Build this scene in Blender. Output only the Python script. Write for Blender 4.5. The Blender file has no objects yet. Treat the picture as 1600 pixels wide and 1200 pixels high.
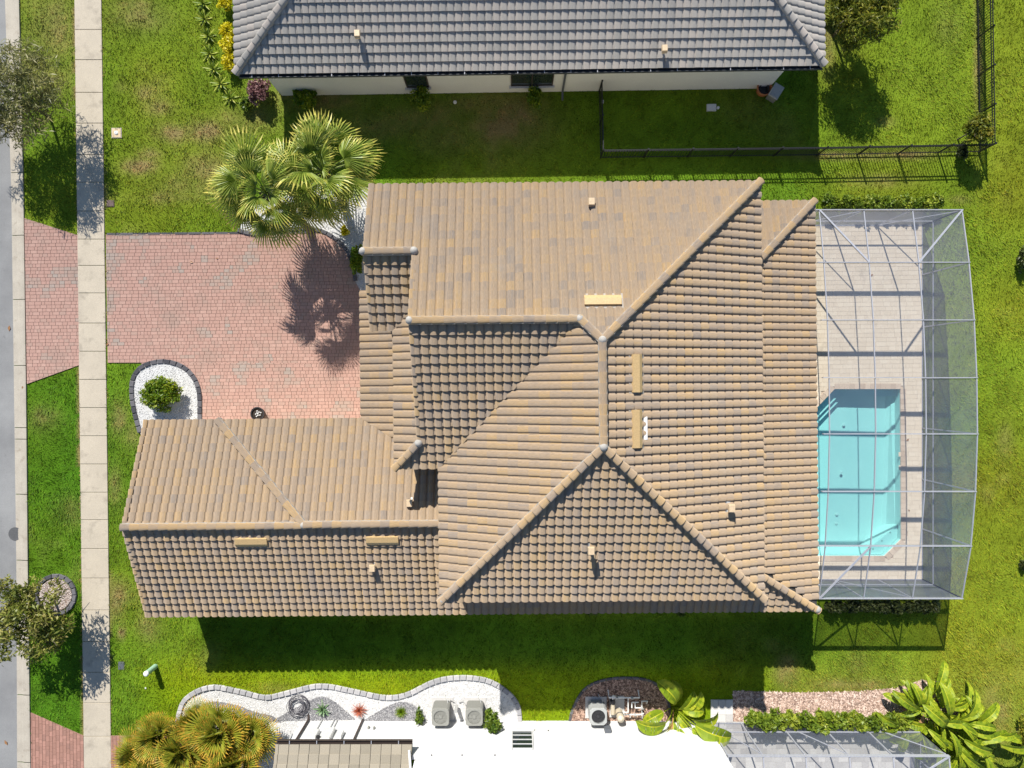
import bpy, bmesh, math, random
import numpy as np
from mathutils import Vector, Matrix
from mathutils.geometry import tessellate_polygon

random.seed(7); rng = np.random.default_rng(7)
sc = bpy.context.scene
COL = sc.collection
R = math.radians

# ---------------------------------------------------------------- camera, sky, sun, exposure
H, S = 31.0, 34.5           # flying height (m), photo pixels per metre on the ground
cam = bpy.data.objects.new('camera', bpy.data.cameras.new('camera'))
COL.objects.link(cam); sc.camera = cam
cam.location = (0, 0, H); cam.rotation_euler = (0, 0, 0)
cam.data.sensor_width = 36.0; cam.data.lens = 36.0 * H / (1600 / S)
cam.data.clip_start = 0.5; cam.data.clip_end = 2000

SUNV = Vector((-0.365, 1.142, 1.0)).normalized()
w = bpy.data.worlds.new('World'); sc.world = w; w.use_nodes = True
nt = w.node_tree
sky = nt.nodes.new('ShaderNodeTexSky'); sky.sky_type = 'NISHITA'; sky.sun_disc = False
sky.sun_elevation = math.asin(SUNV.z); sky.sun_rotation = math.atan2(SUNV.x, SUNV.y) % (2 * math.pi)
sky.altitude = 20; sky.air_density = 1.0; sky.dust_density = 0.2; sky.ozone_density = 3.0
bg = nt.nodes['Background']; bg.inputs['Strength'].default_value = 0.086
nt.links.new(sky.outputs[0], bg.inputs['Color'])
sl = bpy.data.lights.new('sun', 'SUN'); sl.energy = 5.0; sl.angle = R(0.5); sl.color = (1.0, 0.955, 0.88)
so = bpy.data.objects.new('sun', sl); COL.objects.link(so)
so.rotation_euler = (-SUNV).to_track_quat('-Z', 'Y').to_euler(); so.location = (-15, 40, 35)
sc.view_settings.view_transform = 'Standard'; sc.view_settings.look = 'None'
sc.view_settings.exposure = 0.54; sc.view_settings.gamma = 1.0
try: sc.view_settings.use_curve_mapping = False
except Exception: pass

# ---------------------------------------------------------------- helpers
def P(px, py, h=0.0, z=None):
    k = (H - h) / H / S
    return ((px - 800) * k, (600 - py) * k, h if z is None else z)
def G(pts, z=0.0): return [(P(a, b)[0], P(a, b)[1], z) for a, b in pts]

def tag(o, label=None, cat=None, group=None, kind=None):
    if label: o['label'] = label
    if cat: o['category'] = cat
    if group: o['group'] = group
    if kind: o['kind'] = kind
    return o
def empty(name, loc=(0, 0, 0), rz=0.0):
    o = bpy.data.objects.new(name, None); COL.objects.link(o)
    o.location = loc; o.rotation_euler = (0, 0, rz); o.empty_display_size = 0.3
    return o
def link(name, me, parent=None, loc=None, rot=None, scale=None):
    o = bpy.data.objects.new(name, me); COL.objects.link(o)
    if parent is not None: o.parent = parent
    if loc is not None: o.location = loc
    if rot is not None: o.rotation_euler = rot
    if scale is not None: o.scale = scale
    return o

class MB:
    """collects faces for ONE mesh; each face has a tint, each vertex a texture coordinate"""
    def __init__(s): s.v = []; s.f = []; s.t = []; s.c = []; s.m = []
    def add(s, v, f, t=0.5, c=None, m=0):
        n = len(s.v); s.v.extend([tuple(p) for p in v])
        s.c.extend([tuple(p) for p in (c if c is not None else v)])
        for i, q in enumerate(f):
            s.f.append(tuple(n + k for k in q)); s.t.append(t[i] if hasattr(t, '__len__') else t); s.m.append(m)
        return s
    def box(s, c, d, rz=0, t=0.5, taper=1.0, m=0, mat=None):
        hx, hy, hz = d[0] / 2, d[1] / 2, d[2] / 2
        v = []
        for z, k in ((-hz, 1), (hz, taper)):
            for x, y in ((-hx, -hy), (hx, -hy), (hx, hy), (-hx, hy)): v.append((x * k, y * k, z))
        M = Matrix.Translation(c) @ (mat if mat is not None else Matrix.Rotation(rz, 4, 'Z'))
        v = [M @ Vector(p) for p in v]
        return s.add(v, [(3, 2, 1, 0), (4, 5, 6, 7), (0, 1, 5, 4), (1, 2, 6, 5), (2, 3, 7, 6), (3, 0, 4, 7)], t, m=m)
    def bar(s, a, b, wd, ht=None, t=0.5, up=(0, 0, 1), m=0):
        a = Vector(a); b = Vector(b); d = b - a; L = d.length
        if L < 1e-6: return s
        d.normalize(); up = Vector(up)
        if abs(d.dot(up)) > 0.98: up = Vector((0, 1, 0))
        x = d.cross(up).normalized(); y = x.cross(d).normalized()
        M = Matrix((x, y, d)).transposed().to_4x4()
        return s.box((a + b) / 2, (wd, ht or wd, L), t=t, mat=M, m=m)
    def tube(s, pts, r, n=8, t=0.5, caps=True, m=0):
        pts = [Vector(p) for p in pts]; rs = r if hasattr(r, '__len__') else [r] * len(pts)
        v = []; prev = None
        for i, p in enumerate(pts):
            d = (pts[min(i + 1, len(pts) - 1)] - pts[max(i - 1, 0)]).normalized()
            if prev is None:
                x = d.orthogonal().normalized()
            else:
                x = (prev - d * prev.dot(d)).normalized()
            prev = x; y = d.cross(x)
            for k in range(n):
                a = 2 * math.pi * k / n; v.append(p + (x * math.cos(a) + y * math.sin(a)) * rs[i])
        f = []
        for i in range(len(pts) - 1):
            for k in range(n):
                a = i * n + k; b = i * n + (k + 1) % n; f.append((a, b, b + n, a + n))
        if caps:
            f.append(tuple(range(n - 1, -1, -1))); f.append(tuple((len(pts) - 1) * n + k for k in range(n)))
        return s.add(v, f, t, m=m)
    def lathe(s, prof, c=(0, 0, 0), n=20, t=0.5, mat=None, m=0):
        v = []; f = []
        M = Matrix.Translation(c) @ (mat if mat is not None else Matrix.Identity(4))
        for r, z in prof:
            for k in range(n):
                a = 2 * math.pi * k / n; v.append(M @ Vector((r * math.cos(a), r * math.sin(a), z)))
        for i in range(len(prof) - 1):
            for k in range(n):
                a = i * n + k; b = i * n + (k + 1) % n; f.append((a, b, b + n, a + n))
        f.append(tuple(range(n - 1, -1, -1))); f.append(tuple((len(prof) - 1) * n + k for k in range(n)))
        return s.add(v, f, t, m=m)
    def prism(s, pts, z0, z1, t=0.5, top=True):
        n = len(pts)
        a = sum(pts[i][0] * pts[(i + 1) % n][1] - pts[(i + 1) % n][0] * pts[i][1] for i in range(n))
        if a < 0: pts = pts[::-1]
        v = [(p[0], p[1], z0) for p in pts] + [(p[0], p[1], z1) for p in pts]
        f = [(i, (i + 1) % n, n + (i + 1) % n, n + i) for i in range(n)]
        tri = tessellate_polygon([[Vector((p[0], p[1], 0)) for p in pts]])
        for q in tri:
            p0, p1, p2 = [Vector(v[i]) for i in q]
            if (p1 - p0).cross(p2 - p0).z < 0: q = (q[0], q[2], q[1])
            f.append(tuple(i + n for i in q)); f.append((q[2], q[1], q[0]))
        return s.add(v, f, t)
    def mesh(s, name, mats, smooth=False):
        me = bpy.data.meshes.new(name)
        me.from_pydata(s.v, [], s.f)
        a = me.attributes.new('tint', 'FLOAT', 'FACE'); a.data.foreach_set('value', np.array(s.t, 'f'))
        a = me.attributes.new('st', 'FLOAT_VECTOR', 'POINT'); a.data.foreach_set('vector', np.array(s.c, 'f').ravel())
        if not isinstance(mats, (list, tuple)): mats = [mats]
        for m in mats: me.materials.append(m)
        if len(mats) > 1: me.polygons.foreach_set('material_index', np.array(s.m, 'i'))
        if smooth: me.polygons.foreach_set('use_smooth', np.ones(len(s.f), bool))
        me.update(); return me
    def build(s, name, mats, parent=None, smooth=False, **k):
        return link(name, s.mesh(name, mats, smooth), parent, **k)

def fastmesh(name, V, nper, tint, mat, st=None):
    """V: (N*nper,3) vertices, one polygon of nper corners each"""
    n = len(V) // nper
    me = bpy.data.meshes.new(name)
    me.vertices.add(len(V)); me.vertices.foreach_set('co', V.astype('f').ravel())
    me.loops.add(len(V)); me.loops.foreach_set('vertex_index', np.arange(len(V), dtype='i'))
    me.polygons.add(n); me.polygons.foreach_set('loop_start', np.arange(0, len(V), nper, dtype='i'))
    try: me.polygons.foreach_set('loop_total', np.full(n, nper, 'i'))
    except Exception: pass
    a = me.attributes.new('tint', 'FLOAT', 'FACE'); a.data.foreach_set('value', tint.astype('f'))
    if mat: me.materials.append(mat)
    me.update(); return me

def vnoise(x, y, s, seed=0):
    r = np.random.default_rng(seed); g = r.random((256, 256))
    x = np.asarray(x) / s + 57.3; y = np.asarray(y) / s + 91.7
    xi = np.floor(x).astype(int); yi = np.floor(y).astype(int); fx = x - xi; fy = y - yi
    fx = fx * fx * (3 - 2 * fx); fy = fy * fy * (3 - 2 * fy)
    a = g[xi % 256, yi % 256]; b = g[(xi + 1) % 256, yi % 256]; c = g[xi % 256, (yi + 1) % 256]; d = g[(xi + 1) % 256, (yi + 1) % 256]
    return (a * (1 - fx) + b * fx) * (1 - fy) + (c * (1 - fx) + d * fx) * fy

def inpoly(x, y, poly):
    x = np.asarray(x); y = np.asarray(y); c = np.zeros(x.shape, bool); n = len(poly)
    for i in range(n):
        x1, y1 = poly[i][0], poly[i][1]; x2, y2 = poly[(i + 1) % n][0], poly[(i + 1) % n][1]
        if y1 == y2: continue
        m = ((y1 > y) != (y2 > y)) & (x < (x2 - x1) * (y - y1) / (y2 - y1) + x1)
        c ^= m
    return c
def smooth_curve(pts, n=8, closed=False):
    out = []; N = len(pts); rg = range(N if closed else N - 1)
    for i in rg:
        p0 = pts[(i - 1) % N] if closed or i > 0 else pts[0]; p1 = pts[i]; p2 = pts[(i + 1) % N]
        p3 = pts[(i + 2) % N] if closed or i + 2 < N else pts[-1]
        for k in range(n):
            t = k / n
            out.append(tuple(0.5 * ((2 * p1[j]) + (-p0[j] + p2[j]) * t + (2 * p0[j] - 5 * p1[j] + 4 * p2[j] - p3[j]) * t * t + (-p0[j] + 3 * p1[j] - 3 * p2[j] + p3[j]) * t ** 3) for j in range(2)))
    if not closed: out.append(tuple(pts[-1][:2]))
    return out
def clip2d(poly, conv):
    """Sutherland-Hodgman against a counter-clockwise convex polygon"""
    out = list(poly); n = len(conv)
    for i in range(n):
        a, b = conv[i], conv[(i + 1) % n]; inp = out; out = []
        if not inp: return []
        sd = lambda p: (b[0] - a[0]) * (p[1] - a[1]) - (b[1] - a[1]) * (p[0] - a[0])
        for j in range(len(inp)):
            p, q = inp[j], inp[(j + 1) % len(inp)]; sp, sq = sd(p), sd(q)
            if sp >= 0: out.append(p)
            if (sp >= 0) != (sq >= 0):
                t = sp / (sp - sq); out.append((p[0] + (q[0] - p[0]) * t, p[1] + (q[1] - p[1]) * t))
    return out
def ccw(poly):
    a = sum(poly[i][0] * poly[(i + 1) % len(poly)][1] - poly[(i + 1) % len(poly)][0] * poly[i][1] for i in range(len(poly)))
    return list(poly) if a > 0 else list(poly)[::-1]

# ---------------------------------------------------------------- materials
def nodes(name):
    m = bpy.data.materials.new(name); m.use_nodes = True
    return m, m.node_tree, m.node_tree.nodes['Principled BSDF']
def ramp(nt, cols, interp='LINEAR'):
    r = nt.nodes.new('ShaderNodeValToRGB'); r.color_ramp.interpolation = interp
    e = r.color_ramp.elements
    while len(e) > 1: e.remove(e[-1])
    e[0].position = cols[0][0]; e[0].color = (*cols[0][1], 1)
    for p, c in cols[1:]:
        x = e.new(p); x.color = (*c, 1)
    return r
def noise(nt, scale, detail=4, vec=None, rough=0.6):
    n = nt.nodes.new('ShaderNodeTexNoise'); n.inputs['Scale'].default_value = scale
    n.inputs['Detail'].default_value = detail; n.inputs['Roughness'].default_value = rough
    if vec is None:
        g = nt.nodes.new('ShaderNodeNewGeometry'); vec = g.outputs['Position']
    nt.links.new(vec, n.inputs['Vector']); return n
def mixc(nt, fac, a, b, mode='MIX'):
    m = nt.nodes.new('ShaderNodeMix'); m.data_type = 'RGBA'; m.blend_type = mode
    if isinstance(fac, (int, float)): m.inputs[0].default_value = fac
    else: nt.links.new(fac, m.inputs[0])
    for s_, i in ((a, 6), (b, 7)):
        if isinstance(s_, tuple): m.inputs[i].default_value = (*s_, 1) if len(s_) == 3 else s_
        else: nt.links.new(s_, m.inputs[i])
    return m.outputs[2]
def attr(nt, name):
    a = nt.nodes.new('ShaderNodeAttribute'); a.attribute_name = name; return a
def bump(nt, b, h, strength=0.3, dist=0.01):
    n = nt.nodes.new('ShaderNodeBump'); n.inputs['Strength'].default_value = strength; n.inputs['Distance'].default_value = dist
    nt.links.new(h, n.inputs['Height']); nt.links.new(n.outputs[0], b.inputs['Normal'])

def surf(name, c1, c2=None, s1=3.0, s2=60.0, rough=0.85, bmp=0.3, spec=0.3, stain=None, bd=0.01, metal=0.0):
    m, nt, b = nodes(name); c2 = c2 or tuple(x * 0.75 for x in c1)
    n1 = noise(nt, s1, 6); r1 = ramp(nt, [(0.3, c2), (0.7, c1)]); nt.links.new(n1.outputs['Fac'], r1.inputs[0])
    n2 = noise(nt, s2, 3); r2 = ramp(nt, [(0.3, (0.82,) * 3), (0.7, (1.12,) * 3)]); nt.links.new(n2.outputs['Fac'], r2.inputs[0])
    col = mixc(nt, 1.0, r1.outputs[0], r2.outputs[0], 'MULTIPLY')
    if stain:
        n3 = noise(nt, stain[1], 8, rough=0.7); r3 = ramp(nt, [(stain[2], (0, 0, 0)), (stain[2] + 0.15, (1, 1, 1))]); nt.links.new(n3.outputs['Fac'], r3.inputs[0])
        col = mixc(nt, r3.outputs[0], col, stain[0])
    nt.links.new(col, b.inputs['Base Color'])
    b.inputs['Roughness'].default_value = rough; b.inputs['Specular IOR Level'].default_value = spec; b.inputs['Metallic'].default_value = metal
    if bmp: bump(nt, b, n2.outputs['Fac'], bmp, bd)
    return m
def tinted(name, cols, streak=None, jit=0.0, rough=0.85, bmp=0.25, var=0.25, s=25.0, interp='LINEAR', dirt=None):
    """colour from the face attribute 'tint'"""
    m, nt, b = nodes(name); cols = [(p, tuple(min(0.82, x * 1.24) for x in c)) for p, c in cols]
    a = attr(nt, 'tint'); r = ramp(nt, cols, interp); nt.links.new(a.outputs['Fac'], r.inputs[0])
    if jit:
        st = attr(nt, 'st'); mp = nt.nodes.new('ShaderNodeMapping'); mp.inputs['Scale'].default_value = (16, 1.2, 3); nt.links.new(st.outputs['Vector'], mp.inputs['Vector'])
        nj = noise(nt, 1.0, 2, mp.outputs[0]); ad = nt.nodes.new('ShaderNodeMath'); ad.operation = 'MULTIPLY_ADD'; ad.inputs[1].default_value = jit; nt.links.new(nj.outputs['Fac'], ad.inputs[0])
        a2 = nt.nodes.new('ShaderNodeMath'); a2.operation = 'SUBTRACT'; nt.links.new(a.outputs['Fac'], a2.inputs[0]); a2.inputs[1].default_value = jit * .5
        nt.links.new(a2.outputs[0], ad.inputs[2]); nt.links.new(ad.outputs[0], r.inputs[0])
    if streak:
        st = attr(nt, 'st'); mp = nt.nodes.new('ShaderNodeMapping'); mp.inputs['Scale'].default_value = streak
        nt.links.new(st.outputs['Vector'], mp.inputs['Vector']); n = noise(nt, 1.0, 3, mp.outputs[0])
    else: n = noise(nt, s, 4)
    r2 = ramp(nt, [(0.25, (1 - var,) * 3), (0.75, (1 + var,) * 3)]); nt.links.new(n.outputs['Fac'], r2.inputs[0])
    col = mixc(nt, 1.0, r.outputs[0], r2.outputs[0], 'MULTIPLY')
    if dirt:
        n3 = noise(nt, dirt[1], 6, rough=0.65); r3 = ramp(nt, [(dirt[2], (0, 0, 0)), (dirt[2] + 0.2, (dirt[3],) * 3)]); nt.links.new(n3.outputs['Fac'], r3.inputs[0])
        col = mixc(nt, r3.outputs[0], col, dirt[0])
    nt.links.new(col, b.inputs['Base Color'])
    b.inputs['Roughness'].default_value = rough; b.inputs['Specular IOR Level'].default_value = 0.25; b.inputs['Diffuse Roughness'].default_value = 1.0
    if bmp: bump(nt, b, n.outputs['Fac'], bmp, 0.004)
    return m
def leafmat(name, cols, trans=0.3, rough=0.45, spec=0.35):
    m, nt, b = nodes(name)
    a = attr(nt, 'tint'); r = ramp(nt, cols); nt.links.new(a.outputs['Fac'], r.inputs[0])
    nt.links.new(r.outputs[0], b.inputs['Base Color']); b.inputs['Roughness'].default_value = rough
    b.inputs['Specular IOR Level'].default_value = spec
    t = nt.nodes.new('ShaderNodeBsdfTranslucent'); nt.links.new(r.outputs[0], t.inputs['Color'])
    mx = nt.nodes.new('ShaderNodeMixShader'); mx.inputs[0].default_value = trans
    nt.links.new(b.outputs[0], mx.inputs[1]); nt.links.new(t.outputs[0], mx.inputs[2])
    nt.links.new(mx.outputs[0], nt.nodes['Material Output'].inputs['Surface'])
    return m
def plain(name, c, rough=0.5, metal=0.0, spec=0.5):
    m, nt, b = nodes(name); n = noise(nt, 18, 4); r = ramp(nt, [(0.3, tuple(x * 0.85 for x in c)), (0.7, tuple(min(1, x * 1.08) for x in c))])
    nt.links.new(n.outputs['Fac'], r.inputs[0]); nt.links.new(r.outputs[0], b.inputs['Base Color'])
    b.inputs['Roughness'].default_value = rough; b.inputs['Metallic'].default_value = metal; b.inputs['Specular IOR Level'].default_value = spec
    return m

M = {}
M['tile'] = tinted('tan_roof_tile', [(0.0, (0.255, 0.21, 0.17)), (0.22, (0.295, 0.232, 0.172)), (0.5, (0.325, 0.247, 0.17)), (0.78, (0.345, 0.255, 0.16)), (1.0, (0.375, 0.265, 0.142))],
                  streak=(55, 6, 6), jit=1.15, var=0.19, dirt=((0.38, 0.35, 0.31), 0.8, 0.56, 0.35))
M['gtile'] = tinted('grey_roof_tile', [(0.0, (0.30, 0.285, 0.26)), (0.5, (0.355, 0.335, 0.305)), (1.0, (0.42, 0.375, 0.33))], streak=(40, 6, 6), var=0.14)
M['ftile'] = tinted('flat_roof_tile', [(0.0, (0.23, 0.205, 0.16)), (1.0, (0.31, 0.275, 0.215))], streak=(30, 30, 6), var=0.18)
M['under'] = plain('roof_underlay', (0.06, 0.055, 0.05), 0.9)
M['mortar'] = surf('ridge_mortar', (0.42, 0.40, 0.37), (0.32, 0.30, 0.27), 6, 50)
M['stucco'] = surf('beige_stucco', (0.50, 0.44, 0.34), (0.47, 0.41, 0.31), 1.0, 90)
M['white'] = surf('white_stucco', (0.70, 0.70, 0.70), (0.66, 0.66, 0.66), 0.6, 110, bmp=0.2)
M['offwhite'] = surf('pale_grey_stucco', (0.76, 0.75, 0.70), (0.70, 0.69, 0.65), 0.8, 110, bmp=0.2)
M['conc'] = surf('pavement_concrete', (0.52, 0.455, 0.355), (0.45, 0.395, 0.31), 0.9, 40, stain=((0.35, 0.305, 0.24), 1.3, 0.52))
M['kerb'] = surf('kerb_concrete', (0.47, 0.425, 0.35), (0.38, 0.34, 0.28), 1.3, 40, stain=((0.30, 0.255, 0.20), 2.5, 0.56))
M['asph'] = surf('road_asphalt', (0.29, 0.29, 0.285), (0.20, 0.20, 0.20), 0.5, 70, bmp=0.5, stain=((0.15, 0.15, 0.15), 1.8, 0.60))
M['paver'] = tinted('red_brick_paver', [(0.0, (0.385, 0.325, 0.28)), (0.16, (0.42, 0.305, 0.25)), (0.4, (0.445, 0.285, 0.23)), (0.75, (0.46, 0.295, 0.24)), (1.0, (0.485, 0.325, 0.265))], s=20, var=0.10, dirt=((0.37, 0.30, 0.245), 0.45, 0.52, 0.55))
M['paver2'] = tinted('brown_brick_paver', [(0.0, (0.23, 0.135, 0.11)), (0.5, (0.28, 0.155, 0.12)), (1.0, (0.34, 0.19, 0.15))], s=20, var=0.14)
M['trav'] = tinted('cream_deck_paver', [(0.0, (0.57, 0.505, 0.405)), (0.5, (0.59, 0.525, 0.425)), (1.0, (0.61, 0.55, 0.45))], s=14, var=0.06, dirt=((0.36, 0.31, 0.25), 0.9, 0.60, 0.5))
M['gtrav'] = tinted('grey_deck_paver', [(0.0, (0.36, 0.35, 0.34)), (1.0, (0.50, 0.49, 0.47))], s=14, var=0.10)
M['cope'] = tinted('coping_brick', [(0.0, (0.44, 0.36, 0.28)), (1.0, (0.54, 0.46, 0.37))], s=20, var=0.12)
M['sand'] = plain('joint_sand', (0.35, 0.225, 0.175), 0.95)
M['gravelw'] = tinted('white_gravel', [(0.0, (0.28, 0.27, 0.26)), (0.25, (0.56, 0.56, 0.55)), (1.0, (0.66, 0.66, 0.65))], s=60, var=0.05)
M['gravelg'] = tinted('grey_gravel', [(0.0, (0.12, 0.12, 0.13)), (1.0, (0.42, 0.41, 0.41))], s=60, var=0.1)
M['gravelp'] = tinted('pale_river_gravel', [(0.0, (0.30, 0.25, 0.22)), (1.0, (0.62, 0.56, 0.52))], s=60, var=0.1)
M['mulch'] = tinted('bark_mulch', [(0.0, (0.07, 0.045, 0.035)), (0.5, (0.24, 0.15, 0.11)), (1.0, (0.50, 0.36, 0.28))], s=60, var=0.15)
M['mulchp'] = tinted('faded_bark_mulch', [(0.0, (0.17, 0.11, 0.085)), (0.5, (0.38, 0.27, 0.21)), (1.0, (0.58, 0.47, 0.40))], s=60, var=0.15)
M['edge'] = tinted('dark_edging_stone', [(0.0, (0.06, 0.06, 0.07)), (1.0, (0.15, 0.145, 0.155))], s=30, var=0.2)
M['edgeg'] = tinted('grey_edging_stone', [(0.0, (0.26, 0.26, 0.27)), (1.0, (0.40, 0.39, 0.39))], s=30, var=0.15)
M['alu'] = plain('white_aluminium', (0.36, 0.37, 0.41), 0.4)
M['black'] = plain('black_aluminium', (0.012, 0.012, 0.014), 0.45)
M['brown'] = plain('bronze_gutter', (0.055, 0.04, 0.035), 0.45)
M['navy'] = plain('dark_gutter', (0.05, 0.055, 0.065), 0.5)
M['hood'] = plain('tan_sheet_metal', (0.52, 0.36, 0.17), 0.5)
M['hoodp'] = plain('cream_sheet_metal', (0.62, 0.47, 0.30), 0.5)
M['flash'] = plain('weathered_flashing', (0.34, 0.30, 0.25), 0.6)
M['lead'] = plain('lead_flashing', (0.50, 0.50, 0.48), 0.5)
M['acgrey'] = plain('grey_painted_steel', (0.25, 0.25, 0.225), 0.45)
M['aclight'] = plain('light_grey_plastic', (0.38, 0.39, 0.38), 0.4)
M['dark'] = plain('dark_plastic', (0.025, 0.025, 0.028), 0.5)
M['fan'] = plain('fan_blade', (0.2, 0.2, 0.195), 0.4)
M['pvc'] = plain('white_pvc', (0.78, 0.78, 0.76), 0.35)
M['beige'] = plain('beige_plastic', (0.55, 0.48, 0.36), 0.4)
M['trunk'] = surf('palm_trunk_bark', (0.26, 0.22, 0.18), (0.13, 0.11, 0.09), 12, 60, bmp=0.8, bd=0.03)
M['bark'] = surf('tree_bark', (0.16, 0.13, 0.10), (0.08, 0.065, 0.05), 10, 60, bmp=0.8, bd=0.02)
M['terra'] = plain('terracotta', (0.48, 0.17, 0.06), 0.6)
M['soil'] = plain('dark_soil', (0.03, 0.022, 0.017), 0.95)
M['green_pl'] = plain('pale_green_plastic', (0.36, 0.56, 0.42), 0.4)
M['cover'] = plain('dark_grey_cover', (0.10, 0.11, 0.125), 0.6)
M['coverb'] = plain('brown_cover', (0.12, 0.08, 0.07), 0.7)
M['iron'] = plain('cast_iron', (0.10, 0.10, 0.10), 0.6)
M['plaster'] = surf('pool_plaster', (0.76, 0.82, 0.79), (0.72, 0.79, 0.77), 1.5, 60, bmp=0.05)
M['boxw'] = plain('white_box_paint', (0.62, 0.62, 0.61), 0.4)
M['hose'] = plain('grey_hose', (0.09, 0.085, 0.10), 0.4)
M['dish'] = plain('grey_lid', (0.38, 0.38, 0.37), 0.5)
m, nt, b = nodes('window_glass'); b.inputs['Base Color'].default_value = (0.02, 0.03, 0.03, 1); b.inputs['Roughness'].default_value = 0.04; b.inputs['Specular IOR Level'].default_value = 1.0; M['glass'] = m

# insect screen: a woven mesh hides more the flatter it is seen (also for the sun's light)
m, nt, b = nodes('insect_screen')
g = nt.nodes.new('ShaderNodeNewGeometry'); dp = nt.nodes.new('ShaderNodeVectorMath'); dp.operation = 'DOT_PRODUCT'
nt.links.new(g.outputs['Normal'], dp.inputs[0]); nt.links.new(g.outputs['Incoming'], dp.inputs[1])
ab = nt.nodes.new('ShaderNodeMath'); ab.operation = 'ABSOLUTE'; nt.links.new(dp.outputs['Value'], ab.inputs[0])
mxm = nt.nodes.new('ShaderNodeMath'); mxm.operation = 'MAXIMUM'; mxm.inputs[1].default_value = 0.12; nt.links.new(ab.outputs[0], mxm.inputs[0])
dv = nt.nodes.new('ShaderNodeMath'); dv.operation = 'DIVIDE'; dv.inputs[0].default_value = 1.0; nt.links.new(mxm.outputs[0], dv.inputs[1])
pw = nt.nodes.new('ShaderNodeMath'); pw.operation = 'POWER'; pw.inputs[0].default_value = 0.80; nt.links.new(dv.outputs[0], pw.inputs[1])
tr = nt.nodes.new('ShaderNodeBsdfTransparent'); df = nt.nodes.new('ShaderNodeBsdfDiffuse'); df.inputs['Color'].default_value = (0.27, 0.28, 0.31, 1)
n = noise(nt, 1.3, 5); r = ramp(nt, [(0.35, (0.19, 0.20, 0.25)), (0.7, (0.28, 0.295, 0.36))]); nt.links.new(n.outputs['Fac'], r.inputs[0]); nt.links.new(r.outputs[0], df.inputs['Color'])
gs = nt.nodes.new('ShaderNodeBsdfGlossy'); gs.inputs['Roughness'].default_value = 0.40; gs.inputs['Color'].default_value = (0.6, 0.62, 0.68, 1); m2 = nt.nodes.new('ShaderNodeMixShader'); m2.inputs[0].default_value = 0.42; nt.links.new(df.outputs[0], m2.inputs[1]); nt.links.new(gs.outputs[0], m2.inputs[2])
mx = nt.nodes.new('ShaderNodeMixShader'); nt.links.new(pw.outputs[0], mx.inputs[0]); nt.links.new(m2.outputs[0], mx.inputs[1]); nt.links.new(tr.outputs[0], mx.inputs[2])
nt.links.new(mx.outputs[0], nt.nodes['Material Output'].inputs['Surface']); M['screen'] = m

m, nt, b = nodes('pool_water')
tr = nt.nodes.new('ShaderNodeBsdfTransparent'); tr.inputs['Color'].default_value = (0.63, 0.96, 0.965, 1)
gl = nt.nodes.new('ShaderNodeBsdfGlossy'); gl.inputs['Roughness'].default_value = 0.03
g = nt.nodes.new('ShaderNodeNewGeometry'); dp = nt.nodes.new('ShaderNodeVectorMath'); dp.operation = 'DOT_PRODUCT'
nt.links.new(g.outputs['Normal'], dp.inputs[0]); nt.links.new(g.outputs['Incoming'], dp.inputs[1])
def mth(op, a, b_=None):
    q = nt.nodes.new('ShaderNodeMath'); q.operation = op
    for i, v in enumerate((a, b_)):
        if v is None: continue
        if isinstance(v, (int, float)): q.inputs[i].default_value = v
        else: nt.links.new(v, q.inputs[i])
    return q
fr = mth('MULTIPLY_ADD', mth('POWER', mth('SUBTRACT', 1.0, mth('ABSOLUTE', dp.outputs['Value']).outputs[0]).outputs[0], 5.0).outputs[0], 0.98); fr.inputs[2].default_value = 0.02
nw = noise(nt, 5, 3); bn = nt.nodes.new('ShaderNodeBump'); bn.inputs['Strength'].default_value = 0.6; bn.inputs['Distance'].default_value = 0.02
nt.links.new(nw.outputs['Fac'], bn.inputs['Height']); nt.links.new(bn.outputs[0], gl.inputs['Normal'])
mx = nt.nodes.new('ShaderNodeMixShader'); nt.links.new(fr.outputs[0], mx.inputs[0]); nt.links.new(tr.outputs[0], mx.inputs[1]); nt.links.new(gl.outputs[0], mx.inputs[2])
nt.links.new(mx.outputs[0], nt.nodes['Material Output'].inputs['Surface'])
M['water'] = m

def leafset(name, d, mid, l, **k): return leafmat(name, [(0.0, d), (0.5, mid), (1.0, l)], **k)
M['oak'] = leafset('olive_leaves', (0.055, 0.08, 0.02), (0.19, 0.20, 0.06), (0.38, 0.34, 0.14))
M['oak2'] = leafset('flowering_tree_leaves', (0.06, 0.09, 0.012), (0.19, 0.22, 0.03), (0.42, 0.36, 0.12))
M['tree3'] = leafset('bright_tree_leaves', (0.06, 0.09, 0.01), (0.16, 0.19, 0.02), (0.36, 0.30, 0.03))
M['bush'] = leafset('green_shrub_leaves', (0.03, 0.07, 0.008), (0.09, 0.16, 0.015), (0.22, 0.28, 0.03))
M['hedge'] = leafset('hedge_leaves', (0.03, 0.07, 0.01), (0.11, 0.18, 0.02), (0.27, 0.32, 0.05))
M['hedgel'] = leafset('light_hedge_leaves', (0.045, 0.09, 0.008), (0.17, 0.25, 0.02), (0.42, 0.45, 0.05))
M['hedged'] = leafset('olive_hedge_leaves', (0.02, 0.035, 0.01), (0.07, 0.09, 0.025), (0.17, 0.19, 0.06))
M['lime'] = leafset('lime_shrub_leaves', (0.04, 0.10, 0.005), (0.15, 0.25, 0.012), (0.42, 0.44, 0.02))
M['yel'] = leafset('yellow_shrub_leaves', (0.36, 0.32, 0.01), (0.70, 0.60, 0.012), (0.80, 0.74, 0.03))
M['burg'] = leafset('burgundy_shrub_leaves', (0.08, 0.03, 0.035), (0.26, 0.13, 0.13), (0.46, 0.29, 0.28))
M['palm'] = leafset('fan_palm_leaves', (0.06, 0.13, 0.015), (0.26, 0.34, 0.045), (0.68, 0.58, 0.12), spec=0.5)
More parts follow.
